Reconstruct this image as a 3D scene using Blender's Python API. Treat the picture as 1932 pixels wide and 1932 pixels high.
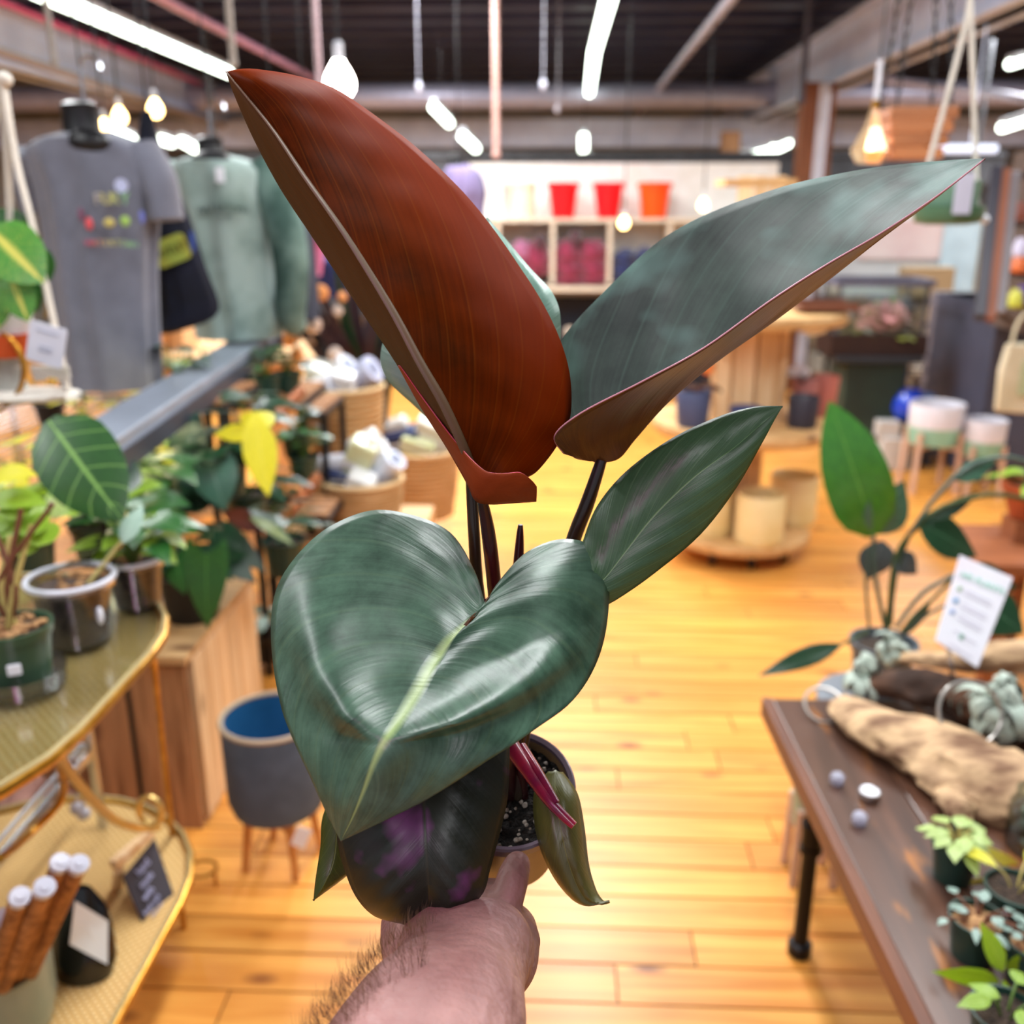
import bpy, math, random
from mathutils import Vector, Matrix, noise
R = random.Random(7)
PI = math.pi
SC = bpy.context.scene
for o in list(bpy.data.objects): bpy.data.objects.remove(o)
COL = SC.collection
# ---------------------------------------------------------------- camera
FPX = 1800.0
PITCH = math.radians(17.7); YAW = math.radians(2.55)
CAMP = Vector((0, 0, 1.55))
cam = bpy.data.cameras.new('camera'); camo = bpy.data.objects.new('camera', cam); COL.objects.link(camo)
cam.sensor_width = 36; cam.sensor_fit = 'HORIZONTAL'; cam.lens = 36 * FPX / 1932
camo.location = CAMP; camo.rotation_euler = (PI / 2 - PITCH, 0, YAW)
cam.clip_start = 0.02
cam.dof.use_dof = True; cam.dof.focus_distance = 0.58; cam.dof.aperture_fstop = 5.2
SC.camera = camo
CM = camo.rotation_euler.to_matrix()
CR, CU, CF = CM.col[0].copy(), CM.col[1].copy(), -CM.col[2]
def ray(x, y): return CF + CR * ((x - 966) / FPX) - CU * ((y - 966) / FPX)
def W(x, y, Y):
    d = ray(x, y); return CAMP + d * (Y / d.y)
def G(x, y, z=0.0):
    d = ray(x, y); return CAMP + d * ((z - CAMP.z) / d.z)
def DP(x, y, dep): return CAMP + ray(x, y) * dep
# ---------------------------------------------------------------- light + view
w = bpy.data.worlds.new('world'); SC.world = w; w.use_nodes = True
w.node_tree.nodes['Background'].inputs[0].default_value = (0.86, 0.90, 1.0, 1)
w.node_tree.nodes['Background'].inputs[1].default_value = 0.62
SC.view_settings.view_transform = 'Standard'; SC.view_settings.look = 'None'
SC.view_settings.gamma = 1; SC.view_settings.use_curve_mapping = False
SC.view_settings.exposure = -0.18
def area(loc, rot, sx, sy, pw, col=(1, 1, 1)):
    l = bpy.data.lights.new('area', 'AREA'); l.shape = 'RECTANGLE'; l.size = sx; l.size_y = sy; l.energy = pw; l.color = col
    o = bpy.data.objects.new('area_light', l); COL.objects.link(o); o.location = loc; o.rotation_euler = rot; return o
for (x, y, p) in ((-2.4, 1.0, 70), (0.0, 1.5, 75), (1.5, 2.6, 60), (0.0, -1.6, 34), (-2.4, 5.0, 110), (0.2, 5.0, 130), (-0.7, 6.1, 120), (4.2, 4.5, 100), (-1.5, 9.0, 150), (3.9, 9.0, 120), (5.5, 8.0, 110), (-5.0, 8.0, 100)):
    area((x, y, 2.95), (0, 0, 0), 0.25, 2.2, p, (0.97, 0.99, 1.0))
area((-0.45, -0.25, 2.1), (math.radians(42), 0, math.radians(-25)), 0.35, 0.35, 3.5, (1.0, 0.25, 0.75))
# ---------------------------------------------------------------- materials
MATS = {}
def hexc(c):
    if isinstance(c, str):
        c = [int(c[i:i+2], 16) / 255 for i in (0, 2, 4)]
        c = [x / 12.92 if x <= 0.04045 else ((x + 0.055) / 1.055) ** 2.4 for x in c]
    return (c[0], c[1], c[2], 1)
def nodes(m):
    m.use_nodes = True; nt = m.node_tree; return nt, nt.nodes['Principled BSDF']
def add(nt, t, **kw):
    n = nt.nodes.new(t)
    for k, v in kw.items(): setattr(n, k, v)
    return n
def mat(name, c, rough=0.5, metal=0, c2=None, scale=8, stretch=(1, 1, 1), bump=0.0, bscale=60, emit=0, trans=0, coat=0, sheen=0, ior=1.45, lo=0.35, hi=0.65, sub=0, detail=4, rnd=0):
    if name in MATS: return MATS[name]
    m = bpy.data.materials.new(name); nt, b = nodes(m); L = nt.links.new
    b.inputs['Base Color'].default_value = hexc(c); b.inputs['Roughness'].default_value = rough
    b.inputs['Metallic'].default_value = metal; b.inputs['IOR'].default_value = ior
    if coat: b.inputs['Coat Weight'].default_value = coat; b.inputs['Coat Roughness'].default_value = 0.15
    if sheen: b.inputs['Sheen Weight'].default_value = sheen
    if trans: b.inputs['Transmission Weight'].default_value = trans
    if sub: b.inputs['Subsurface Weight'].default_value = sub; b.inputs['Subsurface Scale'].default_value = 0.01; b.inputs['Subsurface Radius'].default_value = (1, .35, .2)
    tc = add(nt, 'ShaderNodeTexCoord'); mp = add(nt, 'ShaderNodeMapping'); L(tc.outputs['Object'], mp.inputs[0])
    mp.inputs['Scale'].default_value = stretch
    last = None
    nz = add(nt, 'ShaderNodeTexNoise'); L(mp.outputs[0], nz.inputs[0]); nz.inputs['Scale'].default_value = scale; nz.inputs['Detail'].default_value = detail
    mr = add(nt, 'ShaderNodeMapRange'); L(nz.outputs[0], mr.inputs[0]); mr.inputs[1].default_value = lo; mr.inputs[2].default_value = hi
    mx = add(nt, 'ShaderNodeMix', data_type='RGBA'); L(mr.outputs[0], mx.inputs[0])
    mx.inputs[6].default_value = hexc(c)
    c2 = c2 if c2 else [x * 0.86 for x in hexc(c)[:3]]
    mx.inputs[7].default_value = hexc(c2)
    last = mx.outputs[2]
    if rnd:
        oi = add(nt, 'ShaderNodeObjectInfo'); hs = add(nt, 'ShaderNodeHueSaturation'); m2 = add(nt, 'ShaderNodeMapRange')
        L(oi.outputs['Random'], m2.inputs[0]); m2.inputs[3].default_value = 1 - rnd; m2.inputs[4].default_value = 1 + rnd
        L(m2.outputs[0], hs.inputs['Value']); L(last, hs.inputs['Color']); last = hs.outputs[0]
    L(last, b.inputs['Base Color'])
    if emit:
        b.inputs['Emission Color'].default_value = hexc(c); b.inputs['Emission Strength'].default_value = emit
    if bump:
        n2 = add(nt, 'ShaderNodeTexNoise'); L(mp.outputs[0], n2.inputs[0]); n2.inputs['Scale'].default_value = bscale
        bp = add(nt, 'ShaderNodeBump'); bp.inputs['Strength'].default_value = bump; bp.inputs['Distance'].default_value = 0.01
        L(n2.outputs[0], bp.inputs['Height']); L(bp.outputs[0], b.inputs['Normal'])
    MATS[name] = m; return m
def leafmat(name, c, c2, rib, ribw=0.012, vein=0.25, rough=0.35, nv=9, slant=0.55, coat=0.3, mott=14, tr=0.0, blotch=None, spec=0.5, edge=None, fb=0.35, left=None):
    """uv: u along the midrib, v across (0.5 = midrib)"""
    if name in MATS: return MATS[name]
    m = bpy.data.materials.new(name); nt, b = nodes(m); L = nt.links.new
    uv = add(nt, 'ShaderNodeUVMap'); sp = add(nt, 'ShaderNodeSeparateXYZ'); L(uv.outputs[0], sp.inputs[0])
    def mth(op, a, bb=None, c=None):
        n = add(nt, 'ShaderNodeMath', operation=op)
        for i, q in enumerate((a, bb, c)):
            if q is None: continue
            if isinstance(q, (int, float)): n.inputs[i].default_value = q
            else: L(q, n.inputs[i])
        return n.outputs[0]
    av = mth('ABSOLUTE', mth('SUBTRACT', sp.outputs[1], 0.5))
    tc = add(nt, 'ShaderNodeTexCoord')
    nz = add(nt, 'ShaderNodeTexNoise'); L(tc.outputs['Object'], nz.inputs[0]); nz.inputs['Scale'].default_value = mott; nz.inputs['Detail'].default_value = 7; nz.inputs['Roughness'].default_value = 0.65
    mr = add(nt, 'ShaderNodeMapRange'); L(nz.outputs[0], mr.inputs[0]); mr.inputs[1].default_value = 0.35; mr.inputs[2].default_value = 0.65
    # fine fibres running from the rib to the margin
    ph = mth('SUBTRACT', sp.outputs[0], mth('MULTIPLY', av, slant))
    cx = add(nt, 'ShaderNodeCombineXYZ'); L(mth('MULTIPLY', ph, 60), cx.inputs[0]); L(mth('MULTIPLY', av, 3), cx.inputs[1])
    fz = add(nt, 'ShaderNodeTexNoise'); L(cx.outputs[0], fz.inputs[0]); fz.inputs['Scale'].default_value = 1; fz.inputs['Detail'].default_value = 3
    mixf = mth('ADD', mth('MULTIPLY', mr.outputs[0], 0.6), mth('MULTIPLY', mth('SUBTRACT', fz.outputs[0], 0.25), 0.8))
    mx = add(nt, 'ShaderNodeMix', data_type='RGBA'); L(mixf, mx.inputs[0]); mx.clamp_factor = True
    mx.inputs[6].default_value = hexc(c); mx.inputs[7].default_value = hexc(c2); last = mx.outputs[2]
    if blotch:
        bz = add(nt, 'ShaderNodeTexNoise'); L(tc.outputs['Object'], bz.inputs[0]); bz.inputs['Scale'].default_value = blotch[1]; bz.inputs['Detail'].default_value = 3
        br = add(nt, 'ShaderNodeMapRange'); L(bz.outputs[0], br.inputs[0]); br.inputs[1].default_value = blotch[2]; br.inputs[2].default_value = blotch[2] + 0.1
        mb = add(nt, 'ShaderNodeMix', data_type='RGBA'); L(br.outputs[0], mb.inputs[0]); L(last, mb.inputs[6]); mb.inputs[7].default_value = hexc(blotch[0]); last = mb.outputs[2]
    if edge:
        er = add(nt, 'ShaderNodeMapRange'); L(sp.outputs[1], er.inputs[0]); er.inputs[1].default_value = .62; er.inputs[2].default_value = 1.0; er.inputs[4].default_value = .85
        me_ = add(nt, 'ShaderNodeMix', data_type='RGBA'); L(er.outputs[0], me_.inputs[0]); L(last, me_.inputs[6]); me_.inputs[7].default_value = hexc(edge); last = me_.outputs[2]
    if left:  # paints a sheen into the colour left of the midrib
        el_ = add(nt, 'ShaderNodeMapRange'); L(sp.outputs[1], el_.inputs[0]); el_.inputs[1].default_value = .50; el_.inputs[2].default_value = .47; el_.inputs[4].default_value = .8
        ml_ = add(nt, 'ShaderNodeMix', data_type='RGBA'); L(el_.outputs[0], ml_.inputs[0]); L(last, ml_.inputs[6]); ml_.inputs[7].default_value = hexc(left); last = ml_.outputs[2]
    sw = mth('PINGPONG', mth('MULTIPLY', ph, nv), 0.5)
    svm = add(nt, 'ShaderNodeMapRange'); L(sw, svm.inputs[0]); svm.inputs[1].default_value = 0.0; svm.inputs[2].default_value = 0.06; svm.inputs[3].default_value = vein; svm.inputs[4].default_value = 0
    rm = add(nt, 'ShaderNodeMapRange'); L(av, rm.inputs[0]); rm.inputs[1].default_value = ribw * 0.15; rm.inputs[2].default_value = ribw * 1.25; rm.inputs[3].default_value = 1; rm.inputs[4].default_value = 0
    vf = mth('MAXIMUM', svm.outputs[0], rm.outputs[0])
    m3 = add(nt, 'ShaderNodeMix', data_type='RGBA'); L(vf, m3.inputs[0]); L(last, m3.inputs[6]); m3.inputs[7].default_value = hexc(rib)
    L(m3.outputs[2], b.inputs['Base Color'])
    b.inputs['Roughness'].default_value = rough; b.inputs['Coat Weight'].default_value = coat; b.inputs['Coat Roughness'].default_value = 0.3
    b.inputs['Specular IOR Level'].default_value = spec
    bp = add(nt, 'ShaderNodeBump'); bp.inputs['Strength'].default_value = fb; bp.inputs['Distance'].default_value = 0.0012
    L(mth('ADD', mth('MULTIPLY', vf, -0.8), mth('ADD', mth('MULTIPLY', fz.outputs[0], 0.7), mth('MULTIPLY', nz.outputs[0], 0.6))), bp.inputs['Height']); L(bp.outputs[0], b.inputs['Normal'])
    if tr:
        t = add(nt, 'ShaderNodeBsdfTranslucent'); L(m3.outputs[2], t.inputs[0]); ms = add(nt, 'ShaderNodeMixShader'); ms.inputs[0].default_value = tr
        L(b.outputs[0], ms.inputs[1]); L(t.outputs[0], ms.inputs[2]); L(ms.outputs[0], nt.nodes['Material Output'].inputs[0])
    MATS[name] = m; return m
def emat(name, c, s):
    if name in MATS: return MATS[name]
    m = bpy.data.materials.new(name); nt, b = nodes(m)
    b.inputs['Base Color'].default_value = hexc(c); b.inputs['Emission Color'].default_value = hexc(c); b.inputs['Emission Strength'].default_value = s
    MATS[name] = m; return m
def woodmat(name, c, c2, axis=0, scale=5, rough=0.5, rnd=0.12, knots=True, coat=0, kc='5a2c10'):
    if name in MATS: return MATS[name]
    m = bpy.data.materials.new(name); nt, b = nodes(m); L = nt.links.new
    tc = add(nt, 'ShaderNodeTexCoord'); oi = add(nt, 'ShaderNodeObjectInfo')
    va = add(nt, 'ShaderNodeVectorMath', operation='ADD'); sc = add(nt, 'ShaderNodeVectorMath', operation='SCALE')
    cb = add(nt, 'ShaderNodeCombineXYZ'); [L(oi.outputs['Random'], cb.inputs[i]) for i in range(3)]
    L(cb.outputs[0], sc.inputs[0]); sc.inputs['Scale'].default_value = 40
    L(tc.outputs['Object'], va.inputs[0]); L(sc.outputs[0], va.inputs[1])
    st = [9, 9, 9]; st[axis] = 0.6
    mp = add(nt, 'ShaderNodeMapping'); mp.inputs['Scale'].default_value = st; L(va.outputs[0], mp.inputs[0])
    nz = add(nt, 'ShaderNodeTexNoise'); nz.inputs['Scale'].default_value = scale; nz.inputs['Detail'].default_value = 5; nz.inputs['Distortion'].default_value = 0.6; L(mp.outputs[0], nz.inputs[0])
    mr = add(nt, 'ShaderNodeMapRange'); L(nz.outputs[0], mr.inputs[0]); mr.inputs[1].default_value = 0.35; mr.inputs[2].default_value = 0.68
    mx = add(nt, 'ShaderNodeMix', data_type='RGBA'); L(mr.outputs[0], mx.inputs[0]); mx.inputs[6].default_value = hexc(c); mx.inputs[7].default_value = hexc(c2); last = mx.outputs[2]
    if knots:
        sk = [7, 7, 7]; sk[axis] = 3.4
        mk = add(nt, 'ShaderNodeMapping'); mk.inputs['Scale'].default_value = sk; L(va.outputs[0], mk.inputs[0])
        vo = add(nt, 'ShaderNodeTexVoronoi'); vo.inputs['Scale'].default_value = 1.0; L(mk.outputs[0], vo.inputs[0])
        kr = add(nt, 'ShaderNodeMapRange'); L(vo.outputs['Distance'], kr.inputs[0]); kr.inputs[1].default_value = 0.05; kr.inputs[2].default_value = 0.17; kr.inputs[3].default_value = 0.85; kr.inputs[4].default_value = 0
        m4 = add(nt, 'ShaderNodeMix', data_type='RGBA'); L(kr.outputs[0], m4.inputs[0]); L(last, m4.inputs[6]); m4.inputs[7].default_value = hexc(kc); last = m4.outputs[2]
    hs = add(nt, 'ShaderNodeHueSaturation'); m2 = add(nt, 'ShaderNodeMapRange'); L(oi.outputs['Random'], m2.inputs[0]); m2.inputs[3].default_value = 1 - rnd; m2.inputs[4].default_value = 1 + rnd
    L(m2.outputs[0], hs.inputs['Value']); L(last, hs.inputs['Color']); L(hs.outputs[0], b.inputs['Base Color'])
    b.inputs['Roughness'].default_value = rough
    if coat: b.inputs['Coat Weight'].default_value = coat; b.inputs['Coat Roughness'].default_value = 0.22
    bp = add(nt, 'ShaderNodeBump'); bp.inputs['Strength'].default_value = 0.15; bp.inputs['Distance'].default_value = 0.003; L(nz.outputs[0], bp.inputs['Height']); L(bp.outputs[0], b.inputs['Normal'])
    MATS[name] = m; return m
# ---------------------------------------------------------------- mesh builder
class MB:
    def __init__(s): s.v = []; s.f = []; s.uv = {}
    def add(s, vs, fs, uvs=None):
        b = len(s.v); s.v += [Vector(v) for v in vs]; s.f += [tuple(i + b for i in f) for f in fs]
        if uvs: s.uv.update({b + i: u for i, u in enumerate(uvs)})
        return s
    def box(s, c, d, rot=None, taper=1.0):
        x, y, z = d[0] / 2, d[1] / 2, d[2] / 2
        vs = [Vector((i * x * (taper if k > 0 else 1), j * y * (taper if k > 0 else 1), k * z)) for k in (-1, 1) for j in (-1, 1) for i in (-1, 1)]
        if rot is not None: vs = [rot @ v for v in vs]
        c = Vector(c)
        return s.add([v + c for v in vs], [(0, 2, 3, 1), (4, 5, 7, 6), (0, 1, 5, 4), (2, 6, 7, 3), (0, 4, 6, 2), (1, 3, 7, 5)])
    def bar(s, a, b, wd, th, up=(0, 0, 1)):
        a, b = Vector(a), Vector(b); y = (b - a).normalized(); up = Vector(up); x = y.cross(up)
        if x.length < 1e-4: x = y.cross(Vector((1, 0, 0)))
        x.normalize(); z = x.cross(y)
        return s.box((a + b) / 2, (wd, (b - a).length, th), Matrix((x, y, z)).transposed())
    def tube(s, pts, r, n=8, cap=True, flat=1.0):
        pts = [Vector(p) for p in pts]; m = len(pts)
        rs = r if isinstance(r, (list, tuple)) else [r] * m
        t0 = (pts[1] - pts[0]).normalized(); ref = Vector((0, 0, 1)) if abs(t0.z) < 0.9 else Vector((1, 0, 0))
        nx = t0.cross(ref).normalized(); vs = []; 
        for i, p in enumerate(pts):
            t = (pts[min(i + 1, m - 1)] - pts[max(i - 1, 0)]).normalized()
            nx = (nx - t * nx.dot(t)).normalized(); ny = t.cross(nx)
            for k in range(n):
                a = 2 * PI * k / n; vs.append(p + (nx * math.cos(a) + ny * math.sin(a) * flat) * rs[i])
        fs = [(i * n + k, i * n + (k + 1) % n, (i + 1) * n + (k + 1) % n, (i + 1) * n + k) for i in range(m - 1) for k in range(n)]
        if cap: fs += [tuple(range(n - 1, -1, -1)), tuple((m - 1) * n + k for k in range(n))]
        return s.add(vs, fs)
    def lathe(s, prof, c=(0, 0, 0), n=24, M=None, sx=1, sy=1, wob=None, topcap=True, botcap=True):
        vs = []; c = Vector(c)
        for (r, z) in prof:
            for k in range(n):
                a = 2 * PI * k / n; q = Vector((r * math.cos(a) * sx, r * math.sin(a) * sy, z))
                if wob: q = wob(q)
                if M is not None: q = M @ q
                vs.append(q + c)
        m = len(prof)
        fs = [(i * n + k, i * n + (k + 1) % n, (i + 1) * n + (k + 1) % n, (i + 1) * n + k) for i in range(m - 1) for k in range(n)]
        fs += ([tuple(range(n - 1, -1, -1))] if botcap else []) + ([tuple((m - 1) * n + k for k in range(n))] if topcap else [])
        return s.add(vs, fs)
    def ell(s, c, r, n=12, m=8, M=None, nz=0, ns=20):
        vs = []; c = Vector(c); r = Vector(r) if not isinstance(r, (int, float)) else Vector((r, r, r))
        for i in range(m + 1):
            t = PI * i / m
            for k in range(n):
                a = 2 * PI * k / n; q = Vector((math.sin(t) * math.cos(a), math.sin(t) * math.sin(a), math.cos(t)))
                if nz: q = q * (1 + nz * noise.noise(q * 2.2 + c * ns))
                q = Vector((q.x * r.x, q.y * r.y, q.z * r.z))
                if M is not None: q = M @ q
                vs.append(q + c)
        return s.add(vs, [(i * n + k, (i + 1) * n + k, (i + 1) * n + (k + 1) % n, i * n + (k + 1) % n) for i in range(m) for k in range(n)])
    def grid(s, fn, nu, nv, uv=True, close=False):
        vs = []; us = []
        for i in range(nu + 1):
            for j in range(nv + 1):
                vs.append(fn(i / nu, j / nv)); us.append((i / nu, j / nv))
        w = nv + 1
        return s.add(vs, [(i * w + j, i * w + j + 1, (i + 1) * w + j + 1, (i + 1) * w + j) for i in range(nu) for j in range(nv)], us)
    def prism(s, pts, n, th):
        """flat outline extruded along n"""
        pts = [Vector(p) for p in pts]; n = Vector(n).normalized() * th; k = len(pts)
        return s.add(pts + [p + n for p in pts], [tuple(range(k - 1, -1, -1)), tuple(range(k, 2 * k))] + [(i, (i + 1) % k, (i + 1) % k + k, i + k) for i in range(k)])
    def mesh(s, name, off=Vector((0, 0, 0)), smooth=True):
        me = bpy.data.meshes.new(name); me.from_pydata([v - off for v in s.v], [], s.f)
        if s.uv:
            ul = me.uv_layers.new(name='UVMap')
            for lp in me.loops: ul.data[lp.index].uv = s.uv.get(lp.vertex_index, (0, 0))
        if smooth:
            me.polygons.foreach_set('use_smooth', [True] * len(me.polygons))
            me.set_sharp_from_angle(angle=math.radians(42))
        me.update(); return me
def T(name, label, cat, loc, group=None, kind=None):
    o = bpy.data.objects.new(name, None); COL.objects.link(o); o.location = Vector(loc); o.empty_display_size = 0.05
    o['label'] = label; o['category'] = cat
    if group: o['group'] = group
    return o
def wloc(o):
    p = Vector(o.location)
    while o.parent: o = o.parent; p += o.location
    return p
def part(par, name, mb, m, smooth=True, bev=0, label=None, kind=None, org=None, fix=True):
    """mesh in world coordinates -> child of par (all parents unrotated)"""
    base = wloc(par) if par is not None else Vector((0, 0, 0))
    if par is None and mb.v and org is None:
        xs = [v.x for v in mb.v]; ys = [v.y for v in mb.v]; zs = [v.z for v in mb.v]
        org = Vector(((min(xs) + max(xs)) / 2, (min(ys) + max(ys)) / 2, min(zs)))
    off = Vector(org) if org is not None else base
    o = bpy.data.objects.new(name, mb.mesh(name, off, smooth)); COL.objects.link(o); o.location = off - base; o.parent = par
    for k in (m if isinstance(m, (list, tuple)) else [m]): o.data.materials.append(k)
    if bev:
        md = o.modifiers.new('bevel', 'BEVEL'); md.width = bev; md.segments = 2; md.limit_method = 'ANGLE'
    if label: o['label'] = label
    if kind: o['kind'] = kind
    return o
def single(name, label, cat, mb, m, group=None, **kw):
    o = part(None, name, mb, m, **kw); o['label'] = label; o['category'] = cat
    if group: o['group'] = group
    return o
def struct(name, mb, m, **kw):
    o = part(None, name, mb, m, **kw); o['kind'] = 'structure'; return o
def cr(P, t):
    n = len(P) - 1; x = t * n; i = min(int(x), n - 1); f = x - i
    p0, p1, p2, p3 = P[max(i - 1, 0)], P[i], P[i + 1], P[min(i + 2, n)]
    return 0.5 * ((2 * p1) + (p2 - p0) * f + (2 * p0 - 5 * p1 + 4 * p2 - p3) * f * f + (3 * p1 - p0 - 3 * p2 + p3) * f * f * f)
def curve(P, n=16): P = [Vector(p) for p in P]; return [cr(P, i / n) for i in range(n + 1)]
def bez(a, b, c, n=8): return [a * (1 - t) ** 2 + b * 2 * t * (1 - t) + c * t * t for t in [i / n for i in range(n + 1)]]
def textmesh(par, s, p, rx, up, size, m, name='lettering', th=0.0015, label=None):
    cu = bpy.data.curves.new('t', 'FONT'); cu.body = s; cu.size = size; cu.align_x = 'CENTER'; cu.align_y = 'CENTER'; cu.extrude = th; cu.resolution_u = 2
    o = bpy.data.objects.new('t', cu); COL.objects.link(o)
    dg = bpy.context.evaluated_depsgraph_get(); me = bpy.data.meshes.new_from_object(o.evaluated_get(dg)); bpy.data.objects.remove(o)
    q = bpy.data.objects.new(name, me); COL.objects.link(q); q.parent = par
    rx = Vector(rx).normalized(); up = Vector(up); up = (up - rx * up.dot(rx)).normalized(); nn = rx.cross(up)
    q.matrix_basis = Matrix.Translation(Vector(p) - wloc(par)) @ Matrix((rx, up, nn)).transposed().to_4x4()
    me.materials.append(m)
    if label: q['label'] = label
    return q
# ---------------------------------------------------------------- generic leaves
PROF = {'oval': [0.02, .34, .47, .5, .45, .33, .17, 0.01], 'lance': [.02, .25, .42, .5, .46, .36, .2, .01], 'heart': [.40, .5, .49, .44, .35, .25, .12, .01],
        'grass': [.35, .5, .5, .46, .4, .3, .18, .01], 'round': [.1, .42, .5, .5, .48, .4, .25, .02], 'arrow': [.42, .5, .34, .3, .3, .24, .13, .01]}
LM = {}
def leafproto(kind, m, droop=0.25, fold=0.15):
    key = (kind, m.name, round(droop, 2), round(fold, 2))
    if key in LM: return LM[key]
    pr = PROF[kind]; mb = MB(); lobe = {'heart': 0.22, 'arrow': 0.25}.get(kind, 0)
    def fn(u, v):
        x = u * (len(pr) - 1); i = min(int(x), len(pr) - 2); wv = pr[i] + (pr[i + 1] - pr[i]) * (x - i); s = (v - 0.5) * 2
        y = u - lobe * abs(s) ** 1.4 * (1 - u) ** 3
        return Vector((s * wv, y, -droop * u * u + fold * abs(s) * wv - 0.12 * s * s * wv))
    mb.grid(fn, 8, 4); LM[key] = mb.mesh('leaf'); LM[key].materials.append(m); return LM[key]
def putleaf(par, kind, m, base, tip, wd, nrm=None, droop=0.22, fold=0.15, name='leaf', label=None):
    base, tip = Vector(base), Vector(tip); y = tip - base; ln = y.length; y.normalize()
    n = Vector(nrm) if nrm is not None else (Vector((0, 0, 1)) - CF * 0.6)
    n = (n - y * n.dot(y))
    if n.length < 1e-3: n = Vector((1, 0, 0)) - y * y.x
    n.normalize(); x = y.cross(n)
    o = bpy.data.objects.new(name, leafproto(kind, m, droop, fold)); COL.objects.link(o); o.parent = par
    M = Matrix((x * wd, y * ln, n * ln)).transposed().to_4x4()
    o.matrix_basis = Matrix.Translation(base - wloc(par)) @ M
    if label: o['label'] = label
    return o
def foliage(par, base, n, h, spread, kind, m, ll, lw, stem, seed, droop=0.3, up=0.35, sr=0.0018, a0=0, arc=2 * PI, inner=0.2):
    rr = random.Random(seed); base = Vector(base); sm = MB()
    for i in range(n):
        a = a0 + (i * 2.39996) % arc if arc > 6 else a0 + arc * (i + 0.5) / n
        f = inner + (1 - inner) * rr.random(); hh = h * (0.45 + 0.6 * rr.random())
        d = Vector((math.cos(a), math.sin(a), 0)); p = base + d * spread * f * 0.55 + Vector((0, 0, hh * (1.05 - 0.4 * f)))
        sm.tube(bez(base + d * 0.006, base + d * spread * 0.15 + Vector((0, 0, hh * 0.7)), p, 5), sr, 5)
        L_ = ll * (0.75 + 0.5 * rr.random()); tp = p + (d * 0.9 + Vector((rr.uniform(-.3, .3), rr.uniform(-.3, .3), up - 0.7 * f * 0.6))).normalized() * L_
        putleaf(par, kind, m, p, tp, lw * (0.8 + 0.4 * rr.random()), Vector((0, 0, 1)) + d * -0.2 + Vector((rr.uniform(-.3, .3), rr.uniform(-.3, .3), 0)), droop)
    part(par, 'stems', sm, stem)
def potprof(r0, r1, h, rim=0.12, th=0.06):
    t = r1 * th
    return [(r0 * .5, 0), (r0, 0), (r0 + (r1 - r0) * .8, h * (1 - rim)), (r1 * 1.03, h * (1 - rim)), (r1 * 1.06, h), (r1 - t * .5, h), (r1 - t, h * .86), (0.002, h * .86)]
def pot(par, c, r0, r1, h, m, soil, rim=0.14, name='pot'):
    p = part(par, name, MB().lathe(potprof(r0, r1, h, rim), c, 28), m)
    part(par, 'soil', MB().ell(Vector(c) + Vector((0, 0, h * .85)), (r1 * .9, r1 * .9, h * .06), 16, 6, nz=.3), soil)
    return p
# ---------------------------------------------------------------- palettes
chrome = mat('chrome', 'c9cdd6', 0.22, 1); galv = mat('galvanised', 'aab4c4', 0.35, 0.6, bump=.05)
black = mat('black_metal', '15161a', 0.45, 0.4); blackpl = mat('black_plastic', '17171a', 0.4)
gold = mat('brushed_gold', 'c9963c', 0.3, 0.9, c2='a87520', scale=30)
soil = mat('soil', '2a211c', 0.95, c2='4c3c30', scale=120, bump=.8, bscale=200)
bark = mat('orchid_bark', 'c09565', 0.9, c2='6d4527', scale=70, bump=.9, bscale=90)
dgpot = mat('green_plastic', '24443a', 0.35, c2='1b352c', scale=10)
wpine = woodmat('pine', 'e8cba2', 'cfa574', 2, rough=.6); wpinex = woodmat('pine_x', 'dcb483', 'c08f58', 0, rough=.6)
woldz = woodmat('old_crate_wood', 'b88458', '7e5230', 2, rough=.75, rnd=.08)
cream = mat('cream_glaze', 'ecd9a4', 0.35, c2='e2cb8e', scale=6, coat=.3)
stemg = mat('green_stem', '55702e', 0.5); stemb = mat('brown_stem', '6b3d25', 0.6); stemy = mat('pale_stem', 'b7a862', 0.5)
white = mat('white_paint', 'e9ecf2', 0.5); paper = mat('paper', 'eef1f7', 0.7, c2='e6eaf3')
lg1 = leafmat('leaf_green', '2f6b2a', '1b4a20', '5f9a45', rough=.32, tr=.15)
lg2 = leafmat('leaf_dark', '1d4228', '12301e', '3a6a48', rough=.28)
lg3 = leafmat('leaf_lime', '9fc23c', '6f9a24', 'c8dc70', rough=.4, tr=.25)
lg4 = leafmat('leaf_yellow', 'e6de30', 'c8c41c', 'e8e060', rough=.45, tr=.3)
lg5 = leafmat('leaf_vein', '23561d', '184516', '7fae55', ribw=.03, vein=.75, rough=.4, nv=6, slant=.35, tr=.1)
lg6 = leafmat('leaf_silver', '8fa79a', '6f8a80', 'b5c7bc', rough=.5)
lg7 = leafmat('leaf_purple', '351521', '200d16', '5a2638', rough=.35)
lg8 = leafmat('leaf_brown', '7a3413', '4f1f0c', '9a5028', rough=.4)
lg9 = leafmat('leaf_varieg', '4f9a35', '3a7a2b', 'd6d060', ribw=.09, vein=.3, rough=.35, blotch=('d8cc50', 40, .62))
lg10 = leafmat('leaf_cream_green', 'bcd070', '7fae4a', 'e2e6a8', rough=.4, blotch=('eef0c0', 60, .55), tr=.2)
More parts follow.
